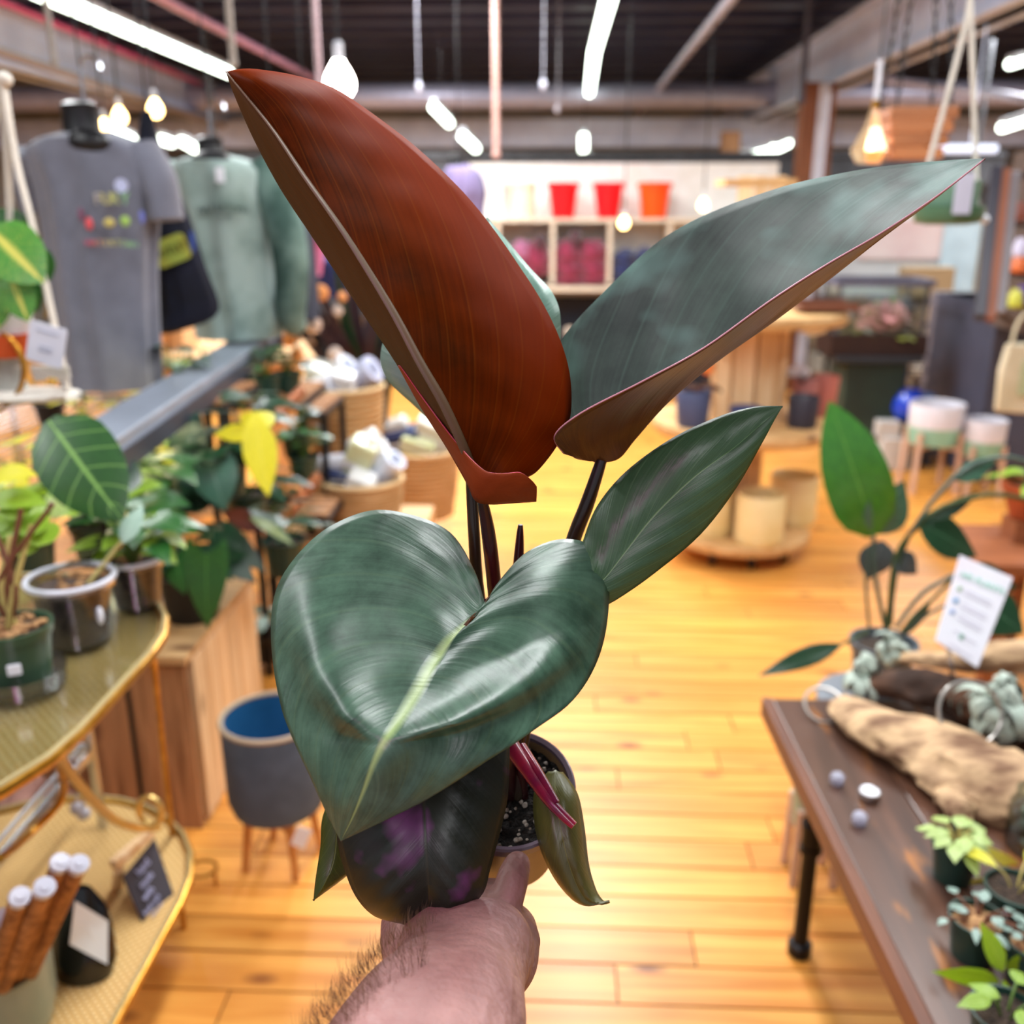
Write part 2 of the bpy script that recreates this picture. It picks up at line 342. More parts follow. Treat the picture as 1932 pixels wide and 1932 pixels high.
# ================================================================ SETTING
fw = woodmat('floor_pine', 'eea950', 'cf7f2c', 0, scale=3.2, rough=.40, rnd=.17, coat=.08, kc='6e3210')
struct('floor', MB().box((0, 5.5, -.03), (14, 19, .05)), mat('floor_gap', '5a2e12', .8), smooth=False)
FL = bpy.data.objects['floor']
pm = {}
def plankmesh(L_, wd):
    k = round(L_, 2)
    if k not in pm:
        pm[k] = MB().box((0, 0, 0), (k - .004, wd - .0052, .012)).mesh('plank', smooth=False); pm[k].materials.append(fw)
    return pm[k]
PW = 0.108; y = 0.75; rows = 0
while y < 5.4:
    hw = 1.15 + y * 0.62; x = -hw - R.random() * 1.2
    while x < hw:
        L_ = R.choice([1.0, 1.25, 1.5, 1.8, 2.2]); o = bpy.data.objects.new('plank', plankmesh(L_, PW)); COL.objects.link(o); o.parent = FL
        o.location = Vector((x + L_ / 2, y, 0.0 + R.uniform(-.0006, .0006))) - FL.location; o.location.z = -.006 + R.uniform(-.0006, .0004) - FL.location.z; x += L_
    y += PW
far = MB()
yy = y
while yy < 14.5:
    x = -6.9
    while x < 6.9:
        L_ = R.choice([1.2, 1.6, 2.2]); L_ = min(L_, 6.95 - x); far.box((x + L_ / 2, yy, -.006), (L_ - .003, PW - .004, .012)); x += L_
    yy += PW
yy = .75 - PW
while yy > -3.9:
    far.box((0, yy, -.006), (13.8, PW - .004, .012)); yy -= PW
yy = .75
while yy < 5.4:
    hw = 1.15 + yy * .62
    for s in (-1, 1):
        a = hw + 2.2; far.box((s * (a + 6.9) / 2, yy, -.0062), (6.9 - a, PW - .004, .012))
    yy += PW
part(FL, 'far_planks', far, fw, smooth=False, kind='stuff', org=(0, 5, 0))
# ceiling: dark corrugated deck, ribs across the room
deckm = mat('dark_deck', '3c3a50', .35, .25, c2='302e42', scale=3)
db = MB(); ys = []; yv = -3.5; prof = []
while yv < 14.5:
    prof += [(yv, 3.16), (yv + .26, 3.16), (yv + .28, 3.36), (yv + .60, 3.36)]; yv += .62
vs = [];
for (a, b) in prof: vs += [(-7, a, b), (7, a, b)]
db.add(vs, [(2 * i, 2 * i + 2, 2 * i + 3, 2 * i + 1) for i in range(len(prof) - 1)])
db.box((0, 5.5, 3.46), (14, 19, .1)); struct('ceiling', db, deckm, smooth=False)
struct('wall_back', MB().box((0, 14.6, 1.7), (14.4, .2, 3.5)), mat('back_wall', '8e9299', .8, c2='7c8088', scale=2), smooth=False)
struct('wall_left', MB().box((-7.1, 5.5, 1.7), (.2, 19, 3.5)), mat('side_wall', 'a9a49c', .8, c2='8f8a84', scale=2), smooth=False)
struct('wall_right', MB().box((7.1, 5.5, 1.7), (.2, 19, 3.5)), mat('side_wall', 'a9a49c', .8), smooth=False)
beam = mat('beam_paint', 'c4cbe4', .5, c2='b2b9d4', scale=4); beamd = mat('beam_underside', '6c5b58', .6)
def beamat(px1, py1, zb, name, h=.42):
    p = G(px1, py1, zb); X = p.x
    b = MB().box((X, 6, zb + h / 2), (.10, 17, h)).box((X, 6, zb + .012), (.26, 17, .024)).box((X, 6, zb + h - .012), (.26, 17, .024))
    return struct(name, b, beam, smooth=False), X
b1, XL = beamat(300, 205, 2.52, 'trim_1', .40)
b2, XR = beamat(1720, 105, 2.52, 'trim_2', .46)
# cross girder and duct at the back
struct('trim_3', MB().box((0, 12.4, 2.50), (13.9, .18, .12)).box((0, 12.4, 2.36), (13.9, .10, .22)), beam, smooth=False)
single('round_duct', 'long pale round duct running across under the dark ceiling at the back', 'duct', MB().tube([(-6.8, 11.2, 2.70), (6.8, 11.2, 2.70)], .13, 16), mat('duct', 'a8a6bc', .4, .3))
# brown timber posts with a pale pipe
postm = woodmat('post_wood', '8a5230', '6b3c22', 2, rough=.6, rnd=0, knots=False)
pc = W(1512, 400, 8.6)
struct('trim_4', MB().box((pc.x, 8.6, 1.26), (.16, .16, 2.52)), postm, smooth=False, bev=.004)
pc2 = W(1549, 400, 8.6)
struct('trim_5', MB().box((pc2.x, 8.65, 1.26), (.07, .12, 2.52)), postm, smooth=False)
single('standing_pipe', 'pale vertical pipe running up between brown timber posts', 'pipe', MB().tube([(W(1534, 400, 8.55).x, 8.55, 0), (W(1534, 400, 8.55).x, 8.55, 2.5)], .055, 12), mat('pale_pipe', 'c9c9d8', .4))
pc3 = W(1372, 350, 11.8)
struct('trim_6', MB().box((pc3.x, 11.8, 1.2), (.2, .2, 2.35)), woodmat('post_wood2', 'a87a52', '8a5e3a', 2, rnd=0, knots=False), smooth=False)
# conduits below the ceiling
def line_y(name, label, cat, pa, pb, z, r, m, mb=None):
    a, b = G(pa[0], pa[1], z), G(pb[0], pb[1], z); d = (b - a).normalized()
    return single(name, label, cat, MB().tube([a - d * 1.6, a, b], r, 10), m)
line_y('ceiling_pipe', 'lilac tinted pipe running under the ceiling to the right of the middle tube light', 'pipe', (1385, -10), (1190, 232), 2.75, .035, mat('lilac_pipe', 'b6b4cc', .35, .3))
line_y('ceiling_pipe', 'pink tinted pipe running down from top left behind the red leaf', 'pipe', (310, 0), (600, 152), 2.85, .032, mat('pink_pipe', 'c58fa8', .4, .2))
line_y('fire_pipe', 'thin pink pipe clipped along the top of the left grey beam', 'pipe', (0, 2), (428, 178), 2.86, .022, mat('pinkred', 'd0507e', .4))
line_y('ceiling_pipe', 'brown pipe hung just below the left grey beam with shirts hooked on it', 'pipe', (0, 98), (425, 238), 2.50, .03, mat('brown_pipe', '8f7c74', .5, .3))
b = MB(); p1, p2 = W(1660, 150, 7.5), W(1880, 178, 7.5); b.tube([p1, p2, W(1960, 192, 7.5)], .03, 8)
single('crossing_pipe', 'pale thin pipe crossing behind the hanging timber basket', 'pipe', b, MATS['lilac_pipe'])
for (x, y0, y1, Y, c, lb) in ((935, 95, 292, 7.0, 'c59a90', 'pinkish drop rod hanging from the ceiling left of the middle tube light'),
                             (598, 80, 160, 5.2, 'a98f94', 'thin drop rod beside the bright bulb behind the red leaf'),
                             (430, -10, 120, 4.4, 'a59a90', 'thin beige drop rod beside the long tube light at top left'),
                             (85, -10, 115, 3.6, 'a59a90', 'thin beige rod hanging down over the left beam at the photo edge'),
                             (1520, 95, 190, 8.2, '4a4654', 'dark strap down the face of the right beam above timber post')):
    a, bb = W(x, y0, Y), W(x, y1, Y); bb.x = a.x; a.z = 3.17
    single('drop_rod', lb, 'rod', MB().tube([a, bb], .022 * Y / 7, 8).ell(bb, .028 * Y / 7, 8, 6), mat('rod_' + c, c, .5), group='ceiling drop rods')
# LED tubes
tubeem = emat('tube_glow', 'f2fff0', 9.0); housing = mat('fixture_housing', 'c8ccd6', .4)
def tubelight(a, b, r, label, em=tubeem, group='linear ceiling lights'):
    t = T('tube_light', label, 'light', (a + b) / 2, group)
    part(t, 'lamp_tube', MB().tube([a, b], r, 10), em)
    up = Vector((0, 0, r * 1.3)); hs_ = part(t, 'housing', MB().bar(a + up, b + up, r * 1.6, r), housing, smooth=False); m_ = (a + b) / 2
    part(hs_, 'suspension_wire', MB().tube([m_ + up, Vector((m_.x, m_.y, 3.15))], .002, 5), black)
tubelight(G(60, -20, 2.72), G(432, 138, 2.72), .042, 'long bright tube light running down to the tip of red leaf')
tubelight(G(1157, -30, 2.72), G(1121, 100, 2.72), .045, 'nearer half of the bright tube light at top centre')
tubelight(G(1121, 101, 2.72), G(1110, 190, 2.72), .045, 'farther half of the bright tube light at top centre')
for i, (x0, y0, x1, y1, Y, lb) in enumerate(((818, 202, 848, 233, 9, 'short bright light above the duct left of the pink rod'), (872, 256, 898, 281, 10.5, 'small bright light left of the pink rod on the back girder'),
        (1101, 258, 1101, 290, 10.5, 'small upright bright light below the middle tube'), (1402, 296, 1445, 285, 10, 'bright light at left of the timber post'),
        (1458, 282, 1486, 270, 11, 'small bright light touching left side of the timber post'), (1905, 121, 1950, 108, 6, 'upper bright light cut by the right edge of photo'), (1890, 241, 1950, 222, 7, 'lower bright light cut by right edge of photo'),
        (216, 247, 250, 263, 8, 'small white light seen over the grey shirt shoulder'), (300, 262, 324, 270, 9, 'small white light behind the black shirt'), (342, 266, 372, 283, 8.5, 'white light above the green sweatshirt shoulder'),
        (1090, 330, 1112, 300, 9.5, 'unlit pale fixture end hanging below the back girder'))):
    tubelight(W(x0, y0, Y), W(x1, y1, Y + .5), .0042 * Y, lb, em=tubeem if 'unlit' not in lb else housing)
# sprinkler heads / spots
for (x, y, Y, l) in ((790, 165, 6.5, 'tiny pale ceiling fitting left of the pink drop rod'), (1025, 160, 6.5, 'tiny pale ceiling fitting between pink rod and middle tube light'), (1052, 205, 8, 'tiny farther ceiling fitting near the end of middle tube light')):
    p = W(x, y, Y); single('sprinkler', l, 'fitting', MB().ell(p, (.02, .02, .035), 8, 6).tube([p, (p.x, p.y, 3.15)], .003, 5), mat('fit', 'b9b9c8', .4), group='ceiling fittings')
# bulbs
warm = emat('bulb_warm', 'ffd48a', 14); wwhite = emat('bulb_white', 'fff1e6', 40)
def thinglass(name, tint, refl=.08, rough=.05):
    m = bpy.data.materials.new(name); nt, b = nodes(m); t = add(nt, 'ShaderNodeBsdfTransparent'); t.inputs[0].default_value = hexc(tint)
    g = add(nt, 'ShaderNodeBsdfGlossy'); g.inputs[1].default_value = rough; mx = add(nt, 'ShaderNodeMixShader'); lw = add(nt, 'ShaderNodeLayerWeight'); lw.inputs[0].default_value = .25
    ma = add(nt, 'ShaderNodeMath', operation='MULTIPLY_ADD'); nt.links.new(lw.outputs[0], ma.inputs[0]); ma.inputs[1].default_value = .5; ma.inputs[2].default_value = refl
    nt.links.new(ma.outputs[0], mx.inputs[0]); nt.links.new(t.outputs[0], mx.inputs[1]); nt.links.new(g.outputs[0], mx.inputs[2]); nt.links.new(mx.outputs[0], nt.nodes['Material Output'].inputs[0]); return m
gls = thinglass('clear_glass', 'f6faf8')
def bulb(x, y, Y, r, em, label, top=3.15):
    p = W(x, y, Y); t = T('hanging_bulb', label, 'bulb', p, 'bare bulbs')
    part(t, 'globe', MB().lathe([(.001, -r), (r * .4, -r * .93), (r * .72, -r * .7), (r * .93, -r * .36), (r, 0), (r * .9, r * .45), (r * .68, r * .85), (r * .45, r * 1.2), (r * .3, r * 1.5)], p, 20), em)
    part(t, 'socket', MB().lathe([(r * .34, r * 1.4), (r * .34, r * 2.4), (r * .15, r * 2.6)], p, 12), housing)
    part(t, 'cord', MB().tube([p + Vector((0, 0, r * 2.5)), (p.x, p.y, top)], .004, 5), black)
bulb(641, 158, 3.4, .050, wwhite, 'very bright white bulb hanging behind the edge of the red leaf')
bulb(198, 243, 4.2, .028, warm, 'lower warm bulb beside the neck of grey shirt'); bulb(226, 222, 4.3, .030, warm, 'upper warm bulb right of the grey shirt neck')
bulb(293, 208, 4.3, .032, warm, 'warm bulb above the black shirt'); bulb(1327, 388, 7.0, .035, warm, 'small yellow bulb right of the orange bucket'); bulb(1177, 422, 7.0, .035, warm, 'small yellow bulb below the red buckets')
# ================================================================ BACK SHELF UNIT
Y8 = 8.0
def wx(x, Y): return W(x, 450, Y).x
zt = W(1100, 412, Y8).z; zb_ = W(1100, 540, Y8).z
su = T('shelf_unit', 'long white open shelving unit on the back wall with a tier of cubbies', 'shelf', (wx(1180, Y8), Y8 + .2, 0))
x0, x1 = wx(880, Y8), wx(1480, Y8); xm = (x0 + x1) / 2
shelfm = mat('shelf_white', 'f2f0ee', .5, c2='e8e4de', emit=0); cub = mat('cubby_edge', 'd9cdbb', .6)
part(su, 'back_panel', MB().box((xm, Y8 + .42, .95), (x1 - x0, .02, 1.9)), shelfm, smooth=False)
part(su, 'shelf', MB().box((xm, Y8 + .2, zt - .015), (x1 - x0, .42, .03)), cub, smooth=False)
part(su, 'shelf', MB().box((xm, Y8 + .2, zb_ - .02), (x1 - x0, .42, .04)), cub, smooth=False)
for xx in (940, 1043, 1151, 1263, 1370, 1478):
    part(su, 'divider', MB().box((wx(xx, Y8), Y8 + .2, (zt + zb_) / 2), (.035, .40, zt - zb_ - .03)), cub, smooth=False)
for xx in (885, 1151, 1475):
    part(su, 'leg', MB().box((wx(xx, Y8), Y8 + .3, zb_ / 2 - .02), (.05, .05, zb_ - .04)), cub, smooth=False)
part(su, 'lower_front', MB().box((xm, Y8 + .35, zb_ / 2 - .05), (x1 - x0, .02, zb_ - .12)), mat('dark_front', '1a1c28', .6), smooth=False)
def bucket(x0p, x1p, c, label, r0=.7, name='bucket', Y=Y8 + .1):
    a, b_ = W(x0p, 345, Y), W(x1p, 345, Y); r = (b_.x - a.x) / 2; p = Vector(((a.x + b_.x) / 2, Y, zt)); h = a.z - zt
    t = T(name, label, name, p, 'containers on the top shelf')
    part(t, 'body', MB().lathe([(r * r0 * .5, 0), (r * r0, 0), (r * .95, h * .92), (r, h * .93), (r, h), (r * .93, h), (r * r0 * .9, .01), (.001, .01)], p, 28), mat('buck' + c, c, .4, c2=c))
    part(t, 'rim', MB().lathe([(r * 1.0, h * .86), (r * 1.05, h * .88), (r * 1.05, h * 1.0), (r * .97, h * 1.01), (r * .95, h * .9)], p, 28), mat('buckrim' + c, c, .3, c2=c))
bucket(1033, 1093, 'ea0f1e', 'left red tapered bucket on the top shelf', .68); bucket(1119, 1178, 'ea1020', 'right red tapered bucket beside the orange one', .66); bucket(1204, 1268, 'ff5410', 'orange tapered bucket on the top shelf', .74)
bucket(962, 1010, 'e6e0c4', 'cream straight-sided container on the top shelf', .97, 'canister'); bucket(946, 966, 'f2bcbc', 'narrow pink container left of the cream one', .97, 'canister')
def knit(x, y, rx, rz, c, label, grp):
    p = W(x, y, Y8 + .12); s = rx * Y8 / FPX; sz = rz * Y8 / FPX
    p.z = max(p.z, zb_ + sz * .9)
    t = T('knit_hat', label, 'hat', p, grp); m_ = mat('knit' + c, c, .9, c2=[q * .5 for q in hexc(c)[:3]], scale=18, bump=.6, bscale=120, sheen=.4)
    part(t, 'crown', MB().ell(p, (s, .13, sz), 14, 10, nz=.25, ns=5), m_); part(t, 'fold', MB().lathe([(.9, -.25), (1, -.2), (1, .05), (.9, .1)], p - Vector((0, 0, sz * .55)), 14, sx=s * .98, sy=.12, M=Matrix.Diagonal((1, 1, s * 1.2))), m_)
gm = 'maroon knitwear in the cubbies'
for (x, y, a, b_, l) in ((980, 505, 32, 30, 'maroon knitted bundle low in left cubby'), (1012, 488, 28, 34, 'maroon knitted bundle at right of the left cubby'), (985, 470, 20, 18, 'pinkish knitted bundle at the top of left cubby'), (1020, 458, 12, 16, 'dark maroon knit tip standing up in the left cubby'),
               (1075, 510, 30, 26, 'maroon bundle at lower left of the middle cubby'), (1122, 510, 28, 26, 'maroon bundle at lower right of the middle cubby'), (1072, 478, 28, 26, 'maroon bundle at upper left of the middle cubby'), (1118, 478, 30, 26, 'maroon bundle at upper right of the middle cubby'), (1086, 450, 14, 16, 'dark maroon knit tip on top of the middle cubby pile')):
    knit(x, y, a, b_, '8c2848' if 'dark' not in l and 'pinkish' not in l else ('461226' if 'dark' in l else 'b0688e'), l, gm)
for (x, y, l) in ((1176, 512, 'navy knitted bundle at lower left of right cubby'), (1215, 512, 'navy knitted bundle at lower right of right cubby'), (1178, 488, 'navy knitted bundle on top at left of right cubby'), (1216, 486, 'navy knitted bundle on top at right of right cubby')): knit(x, y, 24, 18, '1c2a5e', l, 'navy knitwear in the cubby')
# dark band wall panel above
single('dark_valance', 'long dark grey panel running above the back shelves', 'panel', MB().box((0.3, 9.4, W(1100, 318, 9.4).z), (7.5, .06, .28)).box((0.3, 9.36, W(1100, 300, 9.4).z + .02), (7.5, .03, .02)).box((-3.2, 9.4, 2.6), (.03, .03, 1.2)).box((3.8, 9.4, 2.6), (.03, .03, 1.2)), mat('valance', '4a4b50', .7, c2='3a3b40'), smooth=False, bev=.003)
# stuff under the counter
for (x, y, a, c, l) in ((1075, 590, 20, 'c9b9a8', 'small pale jar under the left end of back counter'), (1100, 600, 16, '333a52', 'dark jar under the back counter'), (1098, 625, 22, '5a2418', 'brown round pot under the back counter')):
    p = W(x, y, Y8 - .1); r = a * Y8 / FPX / 2; p.z = W(1090, 640, Y8 - .1).z + r + .002
    single('jar', l, 'jar', MB().lathe([(r * .8, -r), (r, -r * .5), (r, r * .8), (r * .7, r), (r * .7, r * 1.2), (r * .5, r * 1.2)], p, 14), mat('jar' + c, c, .4))
single('counter_box', 'low dark display box below the cubbies holding small jars', 'box', MB().box((wx(1090, Y8 - .1), Y8 - .1, W(1090, 640, Y8 - .1).z - .3), (.9, .3, .6)), mat('cbox', '15161f', .6), smooth=False, bev=.004)
# far shirt on a form
def garment(name, label, Y, secs, m, cat='shirt', depth=.11, folds=.012, seed=1, sleeves=(), neck=None, hook=None, pn='body'):
    """secs: (y_px, x_left, x_right) in the plane at distance Y"""
    c = W((secs[-1][1] + secs[-1][2]) / 2, secs[-1][0], Y); t = T(name, label, cat, c)
    P = [(W(a, y, Y), W(b, y, Y)) for (y, a, b) in secs]
    LL = [p[0] for p in P]; RR = [p[1] for p in P]; mb = MB()
    def fn(u, v):
        l, r = cr(LL, u), cr(RR, u); a = 2 * PI * v; mid = (l + r) / 2; hw = (r - l).length / 2
        k = min(1, u * 5 + .18); dd = min(depth, hw) * k
        f = folds * math.sin(a * 9 + seed + 3 * noise.noise(Vector((a, u * 2, seed)))) * min(1, u * 1.6) * (hw / .2)
        s_ = 1 + f / max(hw, .05)
        return mid + Vector((math.cos(a) * hw * s_, math.sin(a) * (dd + f), 0))
    mb.grid(fn, 28, 64); part(t, pn, mb, m)
    for (pts, rr) in sleeves:
        part(t, 'sleeve', MB().tube(curve([W(x, y, Y + dy) for (x, y, dy) in pts], 10), [rr[0] + (rr[1] - rr[0]) * i / 10 for i in range(11)], 16, flat=.75), m)
    if neck:
        x, ya, yb, rp = neck; a, b_ = W(x, ya, Y), W(x, yb, Y); r = rp * Y / FPX
        part(t, 'form_neck', MB().lathe([(r * 1.3, 0), (r, (a.z - b_.z) * .4), (r * .95, a.z - b_.z), (r * 1.02, a.z - b_.z + .01), (r * .6, a.z - b_.z + .02)], b_, 20, sy=.8), blackpl)
        h = a + Vector((0, 0, .01)); part(t, 'hook', MB().tube([h, h + Vector((0, 0, .09))] + [h + Vector((.03 - .03 * math.cos(q), 0, .09 + .04 * math.sin(q))) for q in (.6, 1.2, 1.9, 2.6, 3.1)], .005, 6), chrome)
    topp = W((secs[0][1] + secs[0][2]) / 2, secs[0][0], Y)
    part(t, 'hanging_line', MB().tube([topp, Vector((topp.x, topp.y, 2.5 if Y < 5 else 3.19))], .003, 5), black)
    return t
grey = mat('grey_jersey', '6b6d7b', .9, c2='60626f', scale=12, bump=.2, bscale=300, sheen=.3)
Yg = 2.9
gs = garment('grey_t_shirt', 'dark grey t-shirt with coloured print on black torso form at left', Yg, [(246, 122, 208), (258, 92, 240), (272, 66, 268), (295, 54, 288), (350, 72, 298), (430, 88, 294), (520, 100, 292), (620, 114, 296), (728, 124, 303)], grey, depth=.12, folds=.010,
    sleeves=[([(268, 282, 0), (300, 340, -.02), (315, 415, -.03)], (.062, .055)), ([(66, 290, 0), (60, 340, .02), (72, 400, .03)], (.060, .05))], neck=(160, 205, 285, 34))
part(gs, 'form_chest', MB().ell(W(166, 268, Yg - .095), (.062, .035, .036), 18, 12), blackpl)
def surf(x, y, Y, d=.125): return W(x, y, Y - d)
rx = Vector((1, -.05, 0)); up = Vector((0, 0, 1))
for ch, x, c in (('F', 184, 'b5aca2'), ('U', 201, 'c9c070'), ('R', 217, 'b0b97a'), ('Y', 236, '86b884')):
    textmesh(gs, ch, surf(x, 376, Yg, .140), rx, up, .045, mat('pr' + c, c, .8), label='printed letter')
for (x, y, a, b_, c) in ((168, 422, 7, 11, 'd8545a'), (206, 420, 10, 8, 'c8b868'), (236, 417, 9, 9, '9dc060'), (268, 410, 5, 12, '6a72b8'), (153, 405, 5, 12, '7c4a62')):
    s = Yg / FPX; part(gs, 'printed_patch', MB().ell(surf(x, y, Yg, .136), (a * s, .004, b_ * s), 12, 8), mat('pr' + c, c, .8))
for i, c in enumerate(('c0506a', 'c86a58', 'c88a60', 'c0a86a', 'bcb468', 'b4b46c', '98b078', '88b880', '80a888')):
    textmesh(gs, 'WATERTOWN'[i], surf(167 + i * 11, 459 + (i > 6) * 3, Yg, .138), rx, up, .024, mat('pr' + c, c, .8))
part(gs, 'size_sticker', MB().lathe([(.001, 0), (.019, 0), (.019, .002), (.001, .002)], surf(229, 350, Yg, .134), 16, M=Matrix.Rotation(PI / 2, 3, 'X')), mat('stk', 'b9bfe0', .3), label='round clear size sticker')
blk = mat('black_jersey', '0d0f1c', .95, c2='14172a', scale=10)
bt = garment('black_t_shirt', 'black t-shirt with yellow and blue badge print between grey and green shirts', 3.25, [(208, 268, 285), (250, 262, 296), (320, 268, 318), (400, 280, 352), (500, 290, 385), (590, 300, 410), (628, 303, 330)], blk, depth=.06, folds=.006)
bm = MB(); c0 = W(322, 473, 3.17)
rxb = (W(352, 462, 3.17) - W(292, 486, 3.17)).normalized(); upb = Vector((0, 0, 1)); upb = (upb - rxb * upb.dot(rxb)).normalized(); nb = rxb.cross(upb)
MBd = Matrix((rxb, upb, nb)).transposed()
def rrect(w, h, r, n=4):
    o_ = []
    for (cx_, cy_, a0) in ((w - r, h - r, 0), (-w + r, h - r, PI / 2), (-w + r, -h + r, PI), (w - r, -h + r, 1.5 * PI)):
        o_ += [(cx_ + r * math.cos(a0 + PI / 2 * k / n), cy_ + r * math.sin(a0 + PI / 2 * k / n)) for k in range(n + 1)]
    return o_
bdg = part(bt, 'printed_badge', MB().prism([c0 + MBd @ Vector((a, b_, 0)) for a, b_ in rrect(.062, .042, .018)], nb, .004), mat('badge_y', 'c0b042', .8, c2='98b450', scale=9))
textmesh(bdg, 'OUTLET', c0 + nb * .006, rxb, upb, .034, mat('badge_t', '5a5a1c', .8))
part(bt, 'printed_badge', MB().ell(c0 - rxb * .072 - nb * .004, (.014, .006, .034), 10, 8), mat('badge_o', 'd8703c', .8)); part(bt, 'printed_badge', MB().ell(c0 + rxb * .078 - nb * .002, (.010, .006, .036), 10, 8), mat('badge_b', '4058a0', .8))
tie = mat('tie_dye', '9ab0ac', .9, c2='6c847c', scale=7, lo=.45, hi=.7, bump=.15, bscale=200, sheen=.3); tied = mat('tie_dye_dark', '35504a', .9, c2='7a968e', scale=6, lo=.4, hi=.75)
Yn = 3.6
ns_ = garment('green_sweatshirt', 'pale green tie-dye sweatshirt with small dark lettering on black form', Yn, [(292, 368, 432), (300, 345, 462), (312, 328, 498), (340, 322, 520), (420, 345, 515), (520, 362, 520), (600, 372, 535), (634, 374, 528)], tie, depth=.14, folds=.007, neck=(398, 268, 300, 24))
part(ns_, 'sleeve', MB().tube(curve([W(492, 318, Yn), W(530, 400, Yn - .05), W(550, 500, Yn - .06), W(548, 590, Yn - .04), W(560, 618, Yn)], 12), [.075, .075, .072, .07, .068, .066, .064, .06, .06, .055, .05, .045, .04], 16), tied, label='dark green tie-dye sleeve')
part(ns_, 'sleeve', MB().tube(curve([W(335, 318, Yn + .05), W(325, 400, Yn + .1), W(350, 500, Yn + .12)], 8), .065, 14), tie)
for i, ch in enumerate('WATERTOWN'):
    textmesh(ns_, ch, W(379 + i * 10.6, 397 - 4 * math.sin(PI * i / 8), Yn - .155), rx, up, .032, mat('darkprint', '3c4e50', .8))
textmesh(ns_, 'EST. 1869', W(424, 409, Yn - .155), rx, up, .012, mat('darkprint', '3c4e50', .8))
part(ns_, 'form_chest', MB().ell(W(398, 300, Yn - .10), (.07, .035, .028), 18, 12), blackpl)
part(ns_, 'hang_tag', MB().box(W(415, 330, Yn - .16), (.03, .003, .05)), paper, smooth=False)
garment('charcoal_sweatshirt', 'charcoal sweatshirt hanging just behind the green one', 3.95, [(320, 500, 540), (345, 480, 575), (450, 500, 590), (600, 510, 600)], mat('charcoal', '3f4250', .9), depth=.1)
garment('purple_sweatshirt', 'purple-grey sweatshirt on a form beyond the red leaf', 6.6, [(310, 850, 880), (325, 838, 905), (360, 832, 916), (400, 836, 912), (520, 838, 908)], mat('purple_fl', '75658a', .9, c2='5f5876', scale=4), depth=.16, neck=(862, 296, 318, 13))
garment('crimson_scarf', 'crimson scarf hanging beyond the green sweatshirt sleeve', 4.6, [(410, 570, 600), (450, 576, 612), (520, 586, 606)], mat('crimson', 'b23a66', .9, c2='d88ab0', scale=9), cat='scarf', depth=.03)
garment('navy_shirt', 'navy shirt hanging under the crimson scarf', 4.8, [(480, 588, 640), (520, 588, 660), (560, 590, 665)], mat('navy', '1c2450', .9), depth=.08)
# ================================================================ LEFT RACK with grow light
rack = T('wire_rack', 'chrome wire shelving rack standing along left side under the shirts', 'rack', (-1.35, 2.6, 0))
XA, XB, YA, YB = -2.3, -1.34, 1.9, 3.9
for z in (.30, .80):
    for i in range(22):
        x = XA + (XB - XA) * i / 21; part(rack, 'shelf_wire', MB().tube([(x, YA, z), (x, YB, z)], .004, 5), chrome) if z > .5 else None
    part(rack, 'shelf_frame', MB().bar((XA, YA, z - .015), (XA, YB, z - .015), .012, .03).bar((XB, YA, z - .015), (XB, YB, z - .015), .012, .03).bar((XA, YA, z - .015), (XB, YA, z - .015), .012, .03).bar((XA, YB, z - .015), (XB, YB, z - .015), .012, .03), chrome, smooth=False)
for (x, y) in ((XA, YA), (XA, YB), (XB, YA), (XB, YB)): part(rack, 'post', MB().tube([(x, y, 0), (x, y, .84)], .012, 8), chrome)
lamp = T('grow_light', 'long galvanised grow light housing sloping away between grey shirt and plants', 'light', W(350, 740, 2.7))
a, b_ = W(155, 812, 1.95), W(500, 652, 3.9); zz = (a.z + b_.z) / 2; a.z = b_.z = zz
part(lamp, 'housing', MB().bar(a, b_, .13, .045), galv, smooth=False, bev=.006); part(lamp, 'edge_strip', MB().bar(a + Vector((.07, 0, -.03)), b_ + Vector((.07, 0, -.03)), .012, .05), mat('strip', '3d4250', .4, .3), smooth=False)
part(lamp, 'lamp_tube', MB().tube([a - Vector((.03, 0, .05)), b_ - Vector((.03, 0, .05))], .014, 8), emat('grow_glow', 'fff0c0', 14))
for q_ in (a + Vector((-.03, .1, .0)), b_ - Vector((.03, .1, 0))): part(lamp, 'support_leg', MB().tube([q_, Vector((q_.x, q_.y, 0))], .006, 6), black)
def seedtray(x, y, z, n, m_, label, seed, h=.14, ll=.07, kind='oval', lw=.045, spread=.14):
    t = T('seedling_pot', label, 'plant', (x, y, z), 'small plants under grow light'); pot(t, (x, y, z), .04, .055, .08, blackpl, soil)
    foliage(t, (x, y, z + .07), n, h, spread, kind, m_, ll, lw, stemg, seed)
sd = 100
for (px, py, Y, m_, l) in ((90, 745, 3.3, lg4, 'yellow lit seedling below the hem of grey shirt at left'), (150, 752, 3.0, lg4, 'bright yellow seedling directly under grey shirt hem'), (215, 745, 3.1, lg4, 'yellow seedling left of the grow light'), (265, 742, 3.3, lg4, 'yellow seedling under the right hem of grey shirt'),
                       (300, 700, 3.75, lg3, 'lime seedling in back between shirts and light housing'), (240, 860, 2.35, lg4, 'yellow seedling under the front end of light housing'), (285, 845, 2.6, lg3, 'lime seedling under the middle of light housing'), (245, 900, 2.1, lg3, 'low lime seedling on the wire shelf'), (30, 850, 2.2, lg4, 'yellow seedling at left edge behind veined leaf')):
    p = W(px, py, Y); seedtray(p.x, p.y, .805, 12, m_, l, sd); sd += 1
